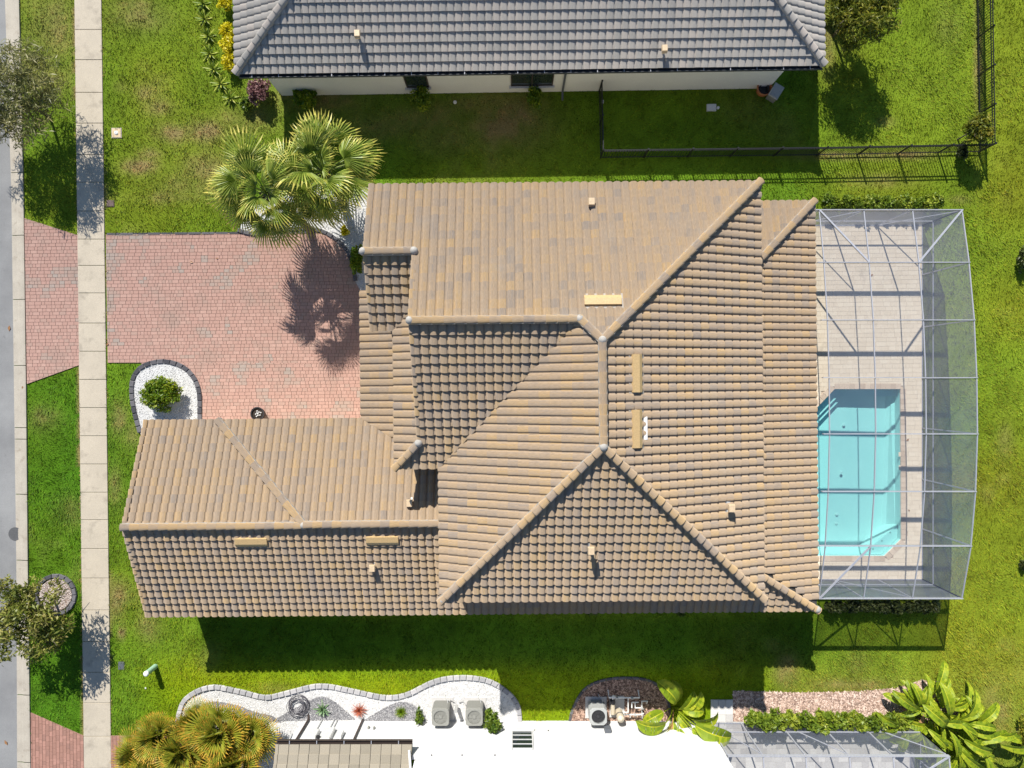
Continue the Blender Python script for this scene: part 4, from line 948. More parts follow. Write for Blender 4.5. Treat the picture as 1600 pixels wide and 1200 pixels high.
# ---------------------------------------------------------------- screen cages
def cage(name, label, cx, cy, xs, ys, hy, braces=(), rz=0.0, wall_sides='NSE', mw=.034):
    """xs: four purlin lines, ys: rafter stations with roof heights hy"""
    o = tag(empty(name, (cx, cy, 0), rz), label, 'pool cage')
    xs = [x - cx for x in xs]; yl = [y - cy for y in ys]
    hi = lambda y: float(np.interp(-y, [-v for v in yl], hy))
    for x in xs:
        for k in range(len(yl) - 1):
            m_ = MB(); m_.bar((x, yl[k] - .03, hy[k]), (x, yl[k + 1] + .03, hy[k + 1]), mw, .05); m_.build('purlin', M['alu'], o)
    for k, y in enumerate(yl):
        m_ = MB(); m_.bar((xs[0] - (.25 if name == 'pool_cage' else 0), y, hy[k] - .03), (xs[-1] + .03, y, hy[k] - .03), .034, .17); m_.build('rafter', M['alu'], o)
        if 'E' in wall_sides: m_ = MB(); m_.bar((xs[-1], y, 0.02), (xs[-1], y, hy[k] - .1), .05, .05); m_.build('post', M['alu'], o)
    for yy, side in ((yl[0], 'N'), (yl[-1], 'S')):
        if side not in wall_sides: continue
        hh = hi(yy)
        for x in xs: m_ = MB(); m_.bar((x, yy, .02), (x, yy, hh - .1), .05, .05); m_.build('post', M['alu'], o)
        m_ = MB(); m_.bar((xs[0], yy, .85), (xs[-1], yy, .85), .04, .04); m_.build('chair_rail', M['alu'], o)
        m_ = MB(); m_.bar((xs[0], yy, .05), (xs[-1], yy, .05), .04, .04); m_.build('base_rail', M['alu'], o)
        m_ = MB(); m_.add([(xs[0], yy, .04), (xs[-1], yy, .04), (xs[-1], yy, hh - .1), (xs[0], yy, hh - .1)], [(0, 1, 2, 3)]); m_.build('wall_screen', M['screen'], o)
        for a in range(len(xs) - 1):
            if (a + (side == 'S')) % 2 == 0: m_ = MB(); m_.bar((xs[a], yy, .1), (xs[a + 1], yy, hh - .15), .035, .03); m_.build('wall_brace', M['alu'], o)
    if 'E' in wall_sides:
        for z in (.05, .85): m_ = MB(); m_.bar((xs[-1], yl[0], z), (xs[-1], yl[-1], z), .04, .04); m_.build('chair_rail' if z > .5 else 'base_rail', M['alu'], o)
        for k in range(len(yl) - 1):
            m_ = MB(); m_.add([(xs[-1], yl[k] - .02, .04), (xs[-1], yl[k + 1] + .02, .04), (xs[-1], yl[k + 1] + .02, hy[k + 1]), (xs[-1], yl[k] - .02, hy[k])], [(0, 1, 2, 3)]); m_.build('wall_screen', M['screen'], o)
    for k in range(len(yl) - 1):
        for a in range(len(xs) - 1):
            m_ = MB(); g = .03; m_.add([(xs[a] + g, yl[k] - g, hy[k]), (xs[a + 1] - g, yl[k] - g, hy[k]), (xs[a + 1] - g, yl[k + 1] + g, hy[k + 1]), (xs[a] + g, yl[k + 1] + g, hy[k + 1])], [(3, 2, 1, 0)]); m_.build('roof_screen', M['screen'], o)
    for a, b8 in braces:
        m_ = MB(); pa = (xs[a[0]], yl[a[1]], hy[a[1]] + .03); pb = (xs[b8[0]], yl[b8[1]], hy[b8[1]] + .03); m_.bar(pa, pb, .065, .045); m_.build('brace', M['alu'], o)
    return o
pys = [328, 410, 500, 590, 678, 768, 853, 935]; phs = [2.78, 3.21, 3.52, 3.67, 3.71, 3.60, 3.33, 2.78]
cys = [P(0, a, h)[1] for a, h in zip(pys, phs)]
cage('pool_cage', 'white framed screen cage over the swimming pool', 15.6, 0, [12.66, 14.5, 16.51, 18.55], cys, phs, braces=[((0, 0), (1, 1)), ((3, 0), (2, 1)), ((0, 7), (1, 6))])
# neighbour's cage and deck at the bottom right
ncx = 13.3
b_ = MB(); q = [(8.85, -15.28), (18.2, -15.28), (18.2, -21), (8.85, -21)]
b_.prism(q, -.02, .02); nd = tag(b_.build('neighbour_deck', M['gtrav']), kind='structure'); pavers([[(8.85, -15.28), (18.2, -15.28), (18.2, -21), (8.85, -21)]], M['gtrav'], 'deck_paver', nd, w_=(.3, .45), rh=.3, z=.045, gap=.004, ang=0, tlo=0)
cage('screen_cage', 'grey framed screen cage beside the white house at the bottom right corner', ncx, -18, [8.9, 10.35, 12.1, 13.9, 15.7, 18.0], [-15.33, -16.6, -17.9, -19.4], [2.8, 3.0, 3.1, 3.1], wall_sides='NE', braces=[((5, 0), (4, 1))], mw=.045)

# ---------------------------------------------------------------- fence
FH = 1.08
def fence(pts, label, gate=None):
    pts = [Vector((*P(*p)[:2], 0)) for p in pts]; o = tag(empty('fence', pts[0]), label, 'fence')
    pk = MB(); pk.box((0, 0, FH / 2), (.02, .02, FH - .02)); pk = pk.mesh('picket', M['black']); ps = MB(); ps.box((0, 0, FH / 2 + .02), (.055, .055, FH + .06)); ps.box((0, 0, FH + .06), (.075, .075, .03)); ps = ps.mesh('post', M['black'])
    for a, b9 in zip(pts[:-1], pts[1:]):
        a = a - pts[0]; b9 = b9 - pts[0]; d = b9 - a; L = d.length; u = d / L; an = math.atan2(u.y, u.x); np_ = max(1, round(L / 1.95))
        for i in range(np_ + 1):
            link('post', ps, o, loc=a + u * (L * i / np_), rot=(0, 0, an))
        for z in (.12, FH - .16, FH - .02):
            m_ = MB(); m_.bar(a + Vector((0, 0, z)), b9 + Vector((0, 0, z)), .035, .03); m_.build('rail', M['black'], o)
        n = int(L / .118)
        for i in range(1, n): link('picket', pk, o, loc=a + u * (L * i / n), rot=(0, 0, an))
    return o
f1 = fence([(936, 143), (938, 247), (1276, 243), (1528, 238)], 'black metal picket fence crossing the shaded lawn above the big tiled roof')
f2 = fence([(1529, 237), (1526, 60), (1524, -60)], 'black metal picket fence running up the right side lawn')
m_ = MB(); q = P(937.5, 172); m_.box((0, 0, 0), (.07, .12, .14)); 
m_.build('latch', M['boxw'], f1, loc=(q[0] - f1.location.x, q[1] - f1.location.y, .9))

# ---------------------------------------------------------------- plants
def leafcloud(n, rad, size, seed, el=(1.9, 1.0), shell=0.45, lump=0.28, up=0.35, tilt=None, nl=26, spread=.78):
    """n leaf-sized faces through lumpy clumps; returns V (4 corners each), tint"""
    r = np.random.default_rng(seed)
    cl = r.normal(size=(nl, 3)); cl /= np.linalg.norm(cl, axis=1)[:, None]; cl[:, 2] = np.where(cl[:, 2] < -.3, -cl[:, 2], cl[:, 2])
    cr = r.uniform(.25, 1.0, nl)[:, None] ** .7; cc = cl * cr * np.array(rad) * spread
    k = r.integers(0, nl, n); cs = r.uniform(.16, lump + .12, nl)
    d = r.normal(size=(n, 3)); d /= np.linalg.norm(d, axis=1)[:, None]
    q = r.uniform(shell, 1, n) ** .6
    c = cc[k] + d * (q * cs[k])[:, None] * np.array(rad)
    ax = r.normal(size=(n, 3)) * .8 + d * .6 + np.array([0, 0, -.1]); ax /= np.linalg.norm(ax, axis=1)[:, None]
    nr = r.normal(size=(n, 3)) + np.array([0, 0, up * 3]); s = np.cross(ax, nr); s /= np.linalg.norm(s, axis=1)[:, None]
    L = (size * r.uniform(.6, 1.3, n) * el[0] / 2)[:, None]; Wd = (size * r.uniform(.6, 1.2, n) * el[1] / 2)[:, None]
    up_ = np.cross(s, ax) * (L * .18)
    V = np.stack([c - ax * L, c + s * Wd + up_, c + ax * L, c - s * Wd + up_], 1).reshape(-1, 3)
    kt = r.uniform(0, 1, nl); t = np.clip(kt[k] * .45 + r.uniform(0, .6, n), 0, 1)
    return V, t
def shrub(name, label, cat, px, py, rad, n, size, mat, seed, h0=0.0, group=None, stem=True, el=(1.9, 1.0), **k):
    x, y, _ = P(px, py); o = tag(empty(name, (x, y, 0)), label, cat, group)
    V, t = leafcloud(n, rad, size, seed, el=el, **k); V[:, 2] += h0 + rad[2] * .85; V[:, 2] = np.maximum(V[:, 2], 0.02)
    link('foliage', fastmesh('foliage', V, 4, t, mat), o)
    if stem:
        m_ = MB(); rr = random.Random(seed)
        for i in range(5):
            a = rr.uniform(0, 6.28); m_.tube([(0, 0, 0), (math.cos(a) * rad[0] * .2, math.sin(a) * rad[1] * .2, (h0 + rad[2]) * .5), (math.cos(a) * rad[0] * .5, math.sin(a) * rad[1] * .5, h0 + rad[2] * 1.2)], [.022, .016, .006], 5)
        m_.build('stem', M['bark'], o)
    return o
def tree(label, px, py, hc, rad, n, size, mat, seed, tr=.07, name='tree', el=(2.4, .8), **k):
    x, y, _ = P(px, py); o = tag(empty(name, (x, y, 0)), label, 'tree'); rr = random.Random(seed)
    m_ = MB(); top = hc + rad[2] * .3
    m_.tube([(0, 0, 0), (.03, .02, hc * .4), (-.02, .03, hc * .8), (0, 0, top)], [tr, tr * .8, tr * .6, tr * .25], 8)
    m_.build('trunk', M['bark'], o); m_ = MB()
    for i in range(16):
        a = rr.uniform(0, 6.28); z0 = hc * rr.uniform(.45, .95); rr_ = rr.uniform(.6, .98); e = (math.cos(a) * rad[0] * rr_, math.sin(a) * rad[1] * rr_, hc + rad[2] * rr.uniform(-.5, .75))
        md = (e[0] * .45, e[1] * .45, z0 + (e[2] - z0) * .6); m_.tube([(0, 0, z0), md, e], [tr * .4, tr * .25, .008], 5)
    m_.build('limb', M['bark'], o)
    V, t = leafcloud(n, rad, size, seed, el=el, nl=k.pop('nl', 60), **k); V[:, 2] += hc
    link('crown', fastmesh('crown', V, 4, t, mat), o)
    return o
tree('feathery olive street tree on the verge at the upper left', 78, 184, 2.25, (2.55, 2.45, 1.2), 7600, .105, M['oak'], 3, el=(3.2, .42), lump=.13, nl=110, spread=.95, shell=.1)
tree('street tree with brownish green leaves rising from the pebble ring', 88, 940, 1.9, (2.1, 2.1, .95), 4800, .11, M['oak2'], 4, el=(2.2, .7), lump=.10, nl=100, spread=.95, shell=.1)
tree('loose yellow green tree beside the grey tiled roof', 1302, 56, 2.3, (1.85, 1.75, 1.2), 7000, .10, M['tree3'], 5, el=(2.6, .55), lump=.16, nl=90, spread=.9, shell=.1)
tree('small airy tree inside the corner of the black fence', 1496, 218, 1.3, (.75, .7, .65), 1500, .09, M['tree3'], 6, tr=.035, name='small_tree', el=(2.2, .7), nl=30)

def fan_leaf(seed, pet=.85, rad=.82, nseg=26, span=230, droop=.35):
    r = random.Random(seed); m_ = MB()
    m_.tube([(0, 0, 0), (pet * .5, 0, .04), (pet, 0, 0)], [.022, .016, .012], 4, t=.45, caps=False)
    for i in range(nseg):
        a = R(-span / 2 + span * (i + .5) / nseg); da = R(span / nseg) * .5; rl = rad * (1 - .18 * abs(a) / R(span / 2)) * r.uniform(.88, 1.06)
        def pt(q, an, z=0): return (pet + math.cos(an) * q, math.sin(an) * q, z - droop * (q / rad) ** 2.2 * rad * (1 + .25 * r.random()))
        mid = rl * .34; b0 = (pet, 0, 0); v = [b0, pt(mid, a - da * .92, -.012), pt(mid, a, .028), pt(mid, a + da * .92, -.012), pt(rl, a + r.uniform(-.05, .05))]
        m2 = rl * .78; v += [pt(m2, a - da * .42, 0), pt(m2, a + da * .42, 0), ]
        t0 = .32 + r.uniform(-.12, .16); m_.add(v, [(0, 1, 2), (0, 2, 3), (1, 5, 2), (2, 6, 3), (2, 5, 6), (5, 4, 6)], [t0, t0 * 1.1, t0 + .15, t0 + .1, t0 + .2, min(1, t0 + r.uniform(.35, .65))])
    return m_
def palm(label, base, head, scale, mat, nfr, seed, trunk=True, tr=.15, name='fan_palm', lo=-35, hi=82, droop=.35, pet=.85):
    r = random.Random(seed); bx, by, _ = base; o = tag(empty(name, (bx, by, 0)), label, 'palm')
    hx, hy, hz = head[0] - bx, head[1] - by, head[2]
    if trunk:
        m_ = MB(); N = 22; pts = []; rs = []
        for i in range(N + 1):
            t = i / N; s_ = t ** 1.2
            pts.append((hx * s_, hy * s_, hz * t)); rs.append(tr * (1.15 - .35 * t if t < .75 else .9 + .5 * (t - .75)) * (1.0 + .07 * (i % 2)))
        m_.tube(pts, rs, 12); m_.build('trunk', M['trunk'], o)
        m_ = MB()
        for i in range(28):
            a = i * 2.4; z = hz - .05 - .55 * (i / 28); rr_ = tr * 1.0; c = Vector((hx * (z / hz) ** 1.2 + math.cos(a) * rr_, hy * (z / hz) ** 1.2 + math.sin(a) * rr_, z)); m_.bar(c, c + Vector((math.cos(a) * .14, math.sin(a) * .14, .16)), .07, .03)
        m_.build('leaf_base', M['trunk'], o)
    ms = [fan_leaf(seed * 10 + i, pet, .84, 26, 225, droop).mesh('frond', mat) for i in range(5)]
    for i in range(nfr):
        t = i / (nfr - 1); el = R(hi + (lo - hi) * t ** .85 + r.uniform(-7, 7)); az = i * 2.39996 + r.uniform(-.2, .2)
        q = Matrix.Translation((hx, hy, hz)) @ Matrix.Rotation(az, 4, 'Z') @ Matrix.Rotation(-el, 4, 'Y') @ Matrix.Rotation(r.uniform(-.5, .5), 4, 'X')
        s_ = scale * r.uniform(.78, 1.16) * (0.8 if t < .15 else 1)
        q = q @ Matrix.Rotation(r.uniform(-.35, .35), 4, 'Y'); ob = bpy.data.objects.new('frond', r.choice(ms)); COL.objects.link(ob); ob.parent = o; ob.matrix_local = q @ Matrix.Scale(s_, 4)
    return o
palm('fan palm leaning over the lawn beside the driveway, left of the pair', P(486, 360), P(416, 300, 4.0), 1.3, M['palm'], 38, 1, pet=.98, droop=.5, lo=-50)
palm('fan palm in the white gravel near the roof corner, right of the pair', P(532, 306), P(506, 270, 3.7), 1.3, M['palm'], 40, 2, pet=.98, droop=.5, lo=-50)
for i, (px, py, h, s_, lb) in enumerate(((218, 1178, .8, .95, 'orange tipped fan palm at the corner of the verge lawn, leftmost of the cluster'), (250, 1146, 1.0, .95, 'orange tipped fan palm nearest the lawn in the bottom left cluster'), (290, 1172, 1.3, 1.1, 'orange tipped fan palm at the bottom edge in the middle of the cluster'),
                                         (345, 1140, 1.4, 1.15, 'orange tipped fan palm over the grey gravel of the wavy bed'), (392, 1150, 1.2, 1.0, 'orange tipped fan palm beside the low beige tiled roof'), (240, 1212, 1.1, 1.0, 'orange tipped fan palm half out of view at the bottom left'), (366, 1195, 1.7, 1.1, 'orange tipped fan palm half out of view below the low roof corner'),
                                         (308, 1128, .9, .85, 'small orange tipped fan palm at the left end of the wavy gravel bed'), (312, 1218, 1.5, 1.0, 'orange tipped fan palm cut by the bottom edge, middle of three'))):
    q = P(px, py, h); palm(lb, (q[0], q[1], 0), (q[0], q[1], h), s_, M['palmo'], 30, 20 + i, tr=.09, lo=0, hi=85, droop=.10, pet=.48)

def rosette(name, label, cat, px, py, n, L, wd, mat, seed, lo=10, hi=80, z=0.03, group=None, curve=.25):
    r = random.Random(seed); m_ = MB()
    for i in range(n):
        t = i / n; el = R(hi + (lo - hi) * t); az = i * 2.39996; l = L * r.uniform(.8, 1.1); c, s_ = math.cos(az), math.sin(az); pts = []
        for k, ww in ((0, .6), (.45, 1), (.8, .6), (1, 0.04)):
            q = l * k; rr_ = math.cos(el) * q; zz = math.sin(el) * q - curve * l * k * k
            for sd in (-1, 0, 1): pts.append((c * rr_ - s_ * sd * wd * ww / 2, s_ * rr_ + c * sd * wd * ww / 2, max(.01, zz + (0 if sd else -.18 * wd * ww)) + z))
        f = []
        for k in range(3):
            for sd in (0, 1): a = k * 3 + sd; f.append((a, a + 1, a + 4, a + 3))
        tt = r.uniform(.15, .6); m_.add(pts, f, [min(1, tt + r.uniform(0, .25) + (.2 if j > 3 else 0)) for j in range(6)])
    x, y, _ = P(px, py); o = tag(m_.build(name, mat, loc=(x, y, 0)), label, cat, group)
    return o
ag = [(318, 6), (320, 30), (326, 57), (328, 84), (334, 108), (345, 131), (360, 153)]
agl = ['at the top edge', 'second from the top edge', 'third from the top edge', 'halfway down the row', 'where the row starts to bend', 'second from the lower end', 'at the lower end of the row']
for i, (a, b9) in enumerate(ag):
    rosette('agave', 'small variegated agave on the left lawn, ' + agl[i], 'agave', a, b9, 22, .48, .07, M['agavey'], 40 + i, group='row of agaves in the lawn beside the grey roofed house')
rosette('agave', 'blue green agave on grey gravel beside the coiled hose', 'agave', 504, 1107, 20, .48, .09, M['agave'], 60)
rosette('bromeliad', 'red spiky bromeliad in the gravel before the white wall', 'bromeliad', 562, 1109, 60, .42, .035, M['brom'], 61)
rosette('spiky_plant', 'green spiky tuft on the right grey gravel mound', 'plant', 627, 1111, 60, .36, .035, M['lime'], 62)
yl_ = ['yellow shrub cut by the top edge beside the grey roof', 'round yellow shrub beside the grey roof, second from the top edge', 'yellow shrub beside the grey roof, between two others', 'yellow shrub nearest the burgundy bush']
for i, (a, b9) in enumerate(((368, -2), (372, 42), (372, 62), (374, 88))):
    shrub('yellow_shrub', yl_[i], 'shrub', a - 10, b9 + 14, (.46, .46, .38), 800, .07, M['yel'], 70 + i, group='yellow shrubs beside the grey roofed house')
shrub('burgundy_shrub', 'burgundy leaved shrub at the left corner of the white wall', 'shrub', 410, 150, (.68, .68, .5), 1700, .08, M['burg'], 80)
shrub('dark_shrub', 'dark green shrub on the lawn beside the burgundy bush', 'shrub', 388, 165, (.35, .45, .3), 400, .08, M['bush'], 81)
shrub('wall_shrub', 'light green shrub at the left end of the white wall', 'shrub', 482, 162, (.74, .62, .5), 1700, .085, M['lime'], 82)
shrub('wall_shrub', 'clipped green shrub under the small window', 'shrub', 660, 160, (.55, .66, .6), 1900, .07, M['lime'], 83)
shrub('wall_shrub', 'clipped green shrub under the double window', 'shrub', 834, 158, (.46, .60, .5), 1500, .07, M['lime'], 84)
shrub('island_shrub', 'round bright green shrub in the white gravel island', 'shrub', 261, 615, (.98, .90, .62), 5200, .075, M['lime'], 85, el=(2.2, .7), nl=110, spread=.82, lump=.12)
shrub('low_shrub', 'fresh green shrub between driveway and house wall', 'shrub', 562, 410, (.34, .85, .55), 1100, .08, M['lime'], 86)
shrub('low_shrub', 'small yellow flowering shrub behind the right fan palm', 'shrub', 541, 362, (.22, .26, .2), 200, .08, M['yel'], 87)
shrub('vine_shrub', 'thin trailing shrub left of the paired air conditioners', 'shrub', 657, 1113, (.24, .5, .4), 380, .075, M['bush'], 88)
shrub('tall_shrub', 'leafy shrub right of the paired air conditioners', 'shrub', 771, 1114, (.50, .62, .75), 1300, .085, M['bush'], 89, h0=.1)
shrub('low_shrub', 'small green shrub peeping out under the shaded eave', 'shrub', 925, 951, (.35, .25, .3), 300, .08, M['bush'], 90)
shrub('low_shrub', 'second green shrub peeping out below the eave, further right', 'shrub', 1060, 952, (.35, .25, .3), 300, .08, M['bush'], 91)
shrub('edge_shrub', 'dark bush cut by the right edge beside the cage', 'shrub', 1588, 405, (.3, .7, .4), 500, .08, M['hedged'], 92)
shrub('edge_shrub', 'small dark bush at the right edge below the cage', 'shrub', 1592, 880, (.2, .28, .25), 220, .08, M['hedged'], 93)
shrub('edge_shrub', 'orange green bush at the right edge near the paddle leaved plants', 'shrub', 1588, 1140, (.42, .95, .5), 900, .085, M['tree3'], 94)
shrub('low_shrub', 'grey green ground shrub at the foot of the small airy tree', 'shrub', 1496, 240, (.28, .5, .35), 420, .08, M['hedged'], 95)
shrub('wall_shrub', 'bushy shrub below the loose yellow green tree', 'shrub', 1300, 22, (.55, .8, .5), 1300, .08, M['tree3'], 96)

def hedge(label, pts, wd, ht, n, size, mat, seed, name='hedge'):
    pts = [Vector((*P(*p)[:2], 0)) for p in pts]; c0 = (pts[0] + pts[-1]) / 2; o = tag(empty(name, c0), label, 'hedge'); r = np.random.default_rng(seed)
    a, b9 = pts[0] - c0, pts[-1] - c0; L = (b9 - a).length; u = np.array((b9 - a).normalized()); s_ = np.array([-u[1], u[0], 0]); q = int(L / .42)
    Vs = []; ts = []
    for i in range(q):
        V, t = leafcloud(n // q, (.34, wd / 2, ht / 2), size, seed + i, nl=14, lump=.4)
        c = np.array(a) + u * (L * (i + .5) / q) + s_ * r.uniform(-.05, .05); rot = np.array([u, s_, [0, 0, 1]]); V = V @ rot + c; V[:, 2] += ht * .5 * r.uniform(.95, 1.1); Vs.append(V); ts.append(t * .7 + r.uniform(0, .3))
    V = np.concatenate(Vs); V[:, 2] = np.maximum(V[:, 2], .02)
    link('foliage', fastmesh('foliage', V, 4, np.concatenate(ts), mat), o)
    m_ = MB()
    for i in range(q): p = a + (b9 - a) * ((i + .5) / q); m_.tube([p, p + Vector((.02, .03, ht * .8))], [.02, .01], 5)
    m_.build('stem', M['bark'], o)
hedge('clipped green hedge along the upper end of the pool cage', [(1276, 321), (1462, 321)], .85, .8, 10000, .075, M['hedgel'], 200)
hedge('dark olive hedge along the lower end of the pool cage', [(1282, 942), (1456, 941)], .72, .8, 8000, .075, M['hedged'], 260)
hedge('leafy green hedge between pink mulch and the bottom right screen cage', [(1160, 1115), (1400, 1117)], .95, 1.1, 12000, .10, M['hedgel'], 320)
hedge('low row of small shrubs by the top right corner of the tan roof', [(1185, 333), (1262, 338)], .4, .35, 900, .07, M['hedge'], 380, name='low_hedge')

def paddle(seed, L=1.25, wd=.42, pet=1.0, split=6):
    r = random.Random(seed); m_ = MB(); cols = 12; pts = []; S_ = [-1, -.55, -.06, .06, .55, 1]
    def path(t): a = R(68) * (1 - t) - R(38) * t; return a
    x = z = 0; P_ = [(0, 0)]
    for k in range(6): a = R(80 - 22 * k / 6); x += math.cos(a) * pet / 6; z += math.sin(a) * pet / 6; P_.append((x, z))
    m_.tube([(p[0], 0, p[1]) for p in P_], [.028] * 3 + [.022] * 3 + [.018], 5, t=.55, caps=False)
    spl = {r.randint(3, cols - 2): r.choice((-1, 1)) for _ in range(split)}
    rows = []
    for k in range(cols + 1):
        t = k / cols; ww = wd * (math.sin(math.pi * min(1, t * .92 + .04)) ** .62) * (1 if t < .97 else .3)
        rows.append([(x, s_ * ww / 2, z + abs(s_) * ww * .20 + r.uniform(-.012, .012) * abs(s_)) for s_ in S_]); a = R(52 - 95 * t); x += math.cos(a) * L / cols; z += math.sin(a) * L / cols
    for k in range(cols):
        g = .22 if k in spl else 0
        for j in range(5):
            v = [rows[k][j], rows[k][j + 1], rows[k + 1][j + 1], rows[k + 1][j]]
            if g and ((j < 2 and spl[k] < 0) or (j > 2 and spl[k] > 0)): v = [Vector(v[0]).lerp(Vector(v[3]), g), Vector(v[1]), Vector(v[2]), Vector(v[3])]
            m_.add(v, [(0, 1, 2, 3)], .85 if j == 2 else (.12 if j > 2 else .28) + .36 * r.random() + (.12 if j in (0, 4) else 0))
    return m_
pmesh = [paddle(500 + i, L=1.1 + .1 * i, wd=.34 + .04 * (i % 3), pet=.8 + .12 * i).mesh('leaf', M['bop']) for i in range(6)]
wmesh = [paddle(560 + i, L=1.15 + .1 * i, wd=.56 + .04 * i, pet=.6 + .2 * i).mesh('leaf', M['bop']) for i in range(4)]
dmesh = [paddle(530 + i, L=.7, wd=.18, pet=.7, split=1).mesh('dry_leaf', M['bopd']) for i in range(2)]
def paradise(label, px, py, n, s0, seed, lean=(8, 48), ms=None):
    r = random.Random(seed); x, y, _ = P(px, py); o = tag(empty('paddle_leaf_plant', (x, y, 0)), label, 'plant')
    for i in range(n):
        az = i * 2.39996 + r.uniform(-.4, .4); ti = R(r.uniform(*lean) * (.3 + .7 * i / n)); s_ = s0 * r.uniform(.8, 1.15) * (1.1 - .3 * i / n); rr_ = r.uniform(0, .22)
        q = Matrix.Translation((math.cos(az) * rr_, math.sin(az) * rr_, 0)) @ Matrix.Rotation(az, 4, 'Z') @ Matrix.Rotation(ti, 4, 'Y') @ Matrix.Rotation(r.uniform(-.5, .5), 4, 'X') @ Matrix.Scale(s_, 4)
        ob = bpy.data.objects.new('leaf' if i % 9 != 7 else 'dry_leaf', r.choice((ms or pmesh) if i % 9 != 7 else dmesh)); COL.objects.link(ob); ob.parent = o; ob.matrix_local = q
paradise('big paddle leaved plant against the white wall', 1052, 1104, 20, 1.05, 1, lean=(2, 22), ms=wmesh)
paradise('paddle leaved plant at the end of the pink mulch, leftmost of the corner clump', 1420, 1112, 26, .86, 2)
paradise('paddle leaved plant at the top of the bottom right clump', 1446, 1098, 30, .90, 3)
paradise('tall paddle leaved plant in the middle of the bottom right clump', 1468, 1126, 34, .98, 4)
paradise('paddle leaved plant on the right side of the bottom right clump', 1505, 1136, 28, .90, 5)
paradise('paddle leaved plant at the bottom edge of the right clump', 1490, 1168, 26, .88, 6)

# ---------------------------------------------------------------- yard things
def ac_unit(label, cx, cy, w_=.76, h_=.92, round_=False):
    o = tag(empty('air_conditioner', (cx, cy, 0)), label, 'air conditioner')
    m_ = MB(); m_.box((0, 0, .03), (w_ + .2, w_ + .2, .06)); m_.build('pad', M['gtrav'], o)
    ch = .12 if round_ else .07
    def octo(w2, c): h2 = w2 / 2; return [(-h2 + c, -h2), (h2 - c, -h2), (h2, -h2 + c), (h2, h2 - c), (h2 - c, h2), (-h2 + c, h2), (-h2, h2 - c), (-h2, -h2 + c)]
    m_ = MB(); m_.prism(octo(w_ * .93, ch), .06, h_ - .06); m_.build('coil_core', M['dark' if round_ else 'acgrey'], o)
    for i in range(14):
        z = .12 + i * (h_ - .26) / 13; m_ = MB(); m_.prism(octo(w_ * .985, ch), z, z + .028); m_.build('louvre', M['aclight' if round_ else 'acgrey'], o)
    m_ = MB(); oc = octo(w_, ch); rad = w_ * .39; N = 32; ring1 = [(rad * math.cos(2 * math.pi * k / N), rad * math.sin(2 * math.pi * k / N)) for k in range(N)]
    def onoct(a):
        d = (math.cos(a), math.sin(a)); best = 9
        for i in range(8):
            p, q = oc[i], oc[(i + 1) % 8]; ex_, ey = q[0] - p[0], q[1] - p[1]; den = d[0] * ey - d[1] * ex_
            if abs(den) > 1e-9:
                t = (p[0] * ey - p[1] * ex_) / den
                if t > 0: best = min(best, t)
        return (d[0] * best, d[1] * best)
    out = [onoct(2 * math.pi * k / N) for k in range(N)]; zt = h_
    v = [(*p, zt - .10) for p in out] + [(*p, zt - .015) for p in out] + [(p[0] * .97, p[1] * .97, zt) for p in out] + [(*p, zt) for p in ring1] + [(*p, zt - .25) for p in ring1]
    f = []
    for r_ in range(4): f += [(r_ * N + k, r_ * N + (k + 1) % N, (r_ + 1) * N + (k + 1) % N, (r_ + 1) * N + k) for k in range(N)]
    m_.add(v, f); m_.build('top_cover', M['aclight' if round_ else 'acgrey'], o)
    m_ = MB(); m_.lathe([(rad, zt - .26), (rad * .3, zt - .27)], n=24); m_.build('shroud', M['dark'], o)
    for k in range(3 if round_ else 4):
        a = 2 * math.pi * k / (3 if round_ else 4) + .5; m_ = MB(); v = []
        for q, wa in ((.06, .2), (rad * .85, .34)):
            v += [(q * math.cos(a - wa), q * math.sin(a - wa), zt - .13), (q * math.cos(a + wa), q * math.sin(a + wa), zt - .07)]
        v += [(p[0], p[1], p[2] - .006) for p in v]; m_.add(v, [(0, 2, 3, 1), (4, 5, 7, 6), (0, 1, 5, 4), (2, 6, 7, 3)]); m_.build('fan_blade', M['fan'], o)
    m_ = MB(); m_.lathe([(.09, zt - .12), (.09, zt - .03), (.05, zt - .02)], n=14)
    for r_ in np.linspace(.14, rad, 5):
        m_.tube([(r_ * math.cos(2 * math.pi * k / 20), r_ * math.sin(2 * math.pi * k / 20), zt + .004) for k in range(21)], .0035, 4, caps=False)
    for k in range(8): a = 2 * math.pi * k / 8; m_.tube([(.05 * math.cos(a), .05 * math.sin(a), zt), (rad * math.cos(a), rad * math.sin(a), zt + .004)], .004, 4)
    m_.build('fan_guard', M['dark' if round_ else 'acgrey'], o)
    m_ = MB(); m_.tube([(w_ * .35, w_ * .3, .35), (w_ * .35, w_ * .62, .3), (w_ * .15, w_ * .75, .12), (.1, w_ * .8, .06)], .022, 6); m_.build('line_set', M['lead'], o)
    return o
q = P(688, 1121, .92); ac_unit('grey air conditioner before the white wall, left of the pair', q[0], q[1])
q = P(741, 1121, .92); ac_unit('grey air conditioner before the white wall, right of the pair beside the leafy shrub', q[0], q[1])
q = P(935, 1120, .92); ac_unit('light grey air conditioner with dark fan in the mulch bed', q[0], q[1], round_=True)
# disconnect boxes and conduits between the pair
x, y, _ = P(714, 1100); m_ = MB(); m_.box((0, 0, .45), (.14, .12, .5)); m_.tube([(0, 0, 0), (0, 0, .25)], .02, 6); m_.tube([(-.1, .1, .05), (-.3, .25, .12), (-.45, .1, .3)], .02, 6); m_.tube([(.1, .1, .05), (.3, .2, .12), (.42, .1, .3)], .02, 6)
tag(m_.build('electrical_box', M['dish'], loc=(x, y, .02)), 'small electrical post between the paired air conditioners', 'electrical box')
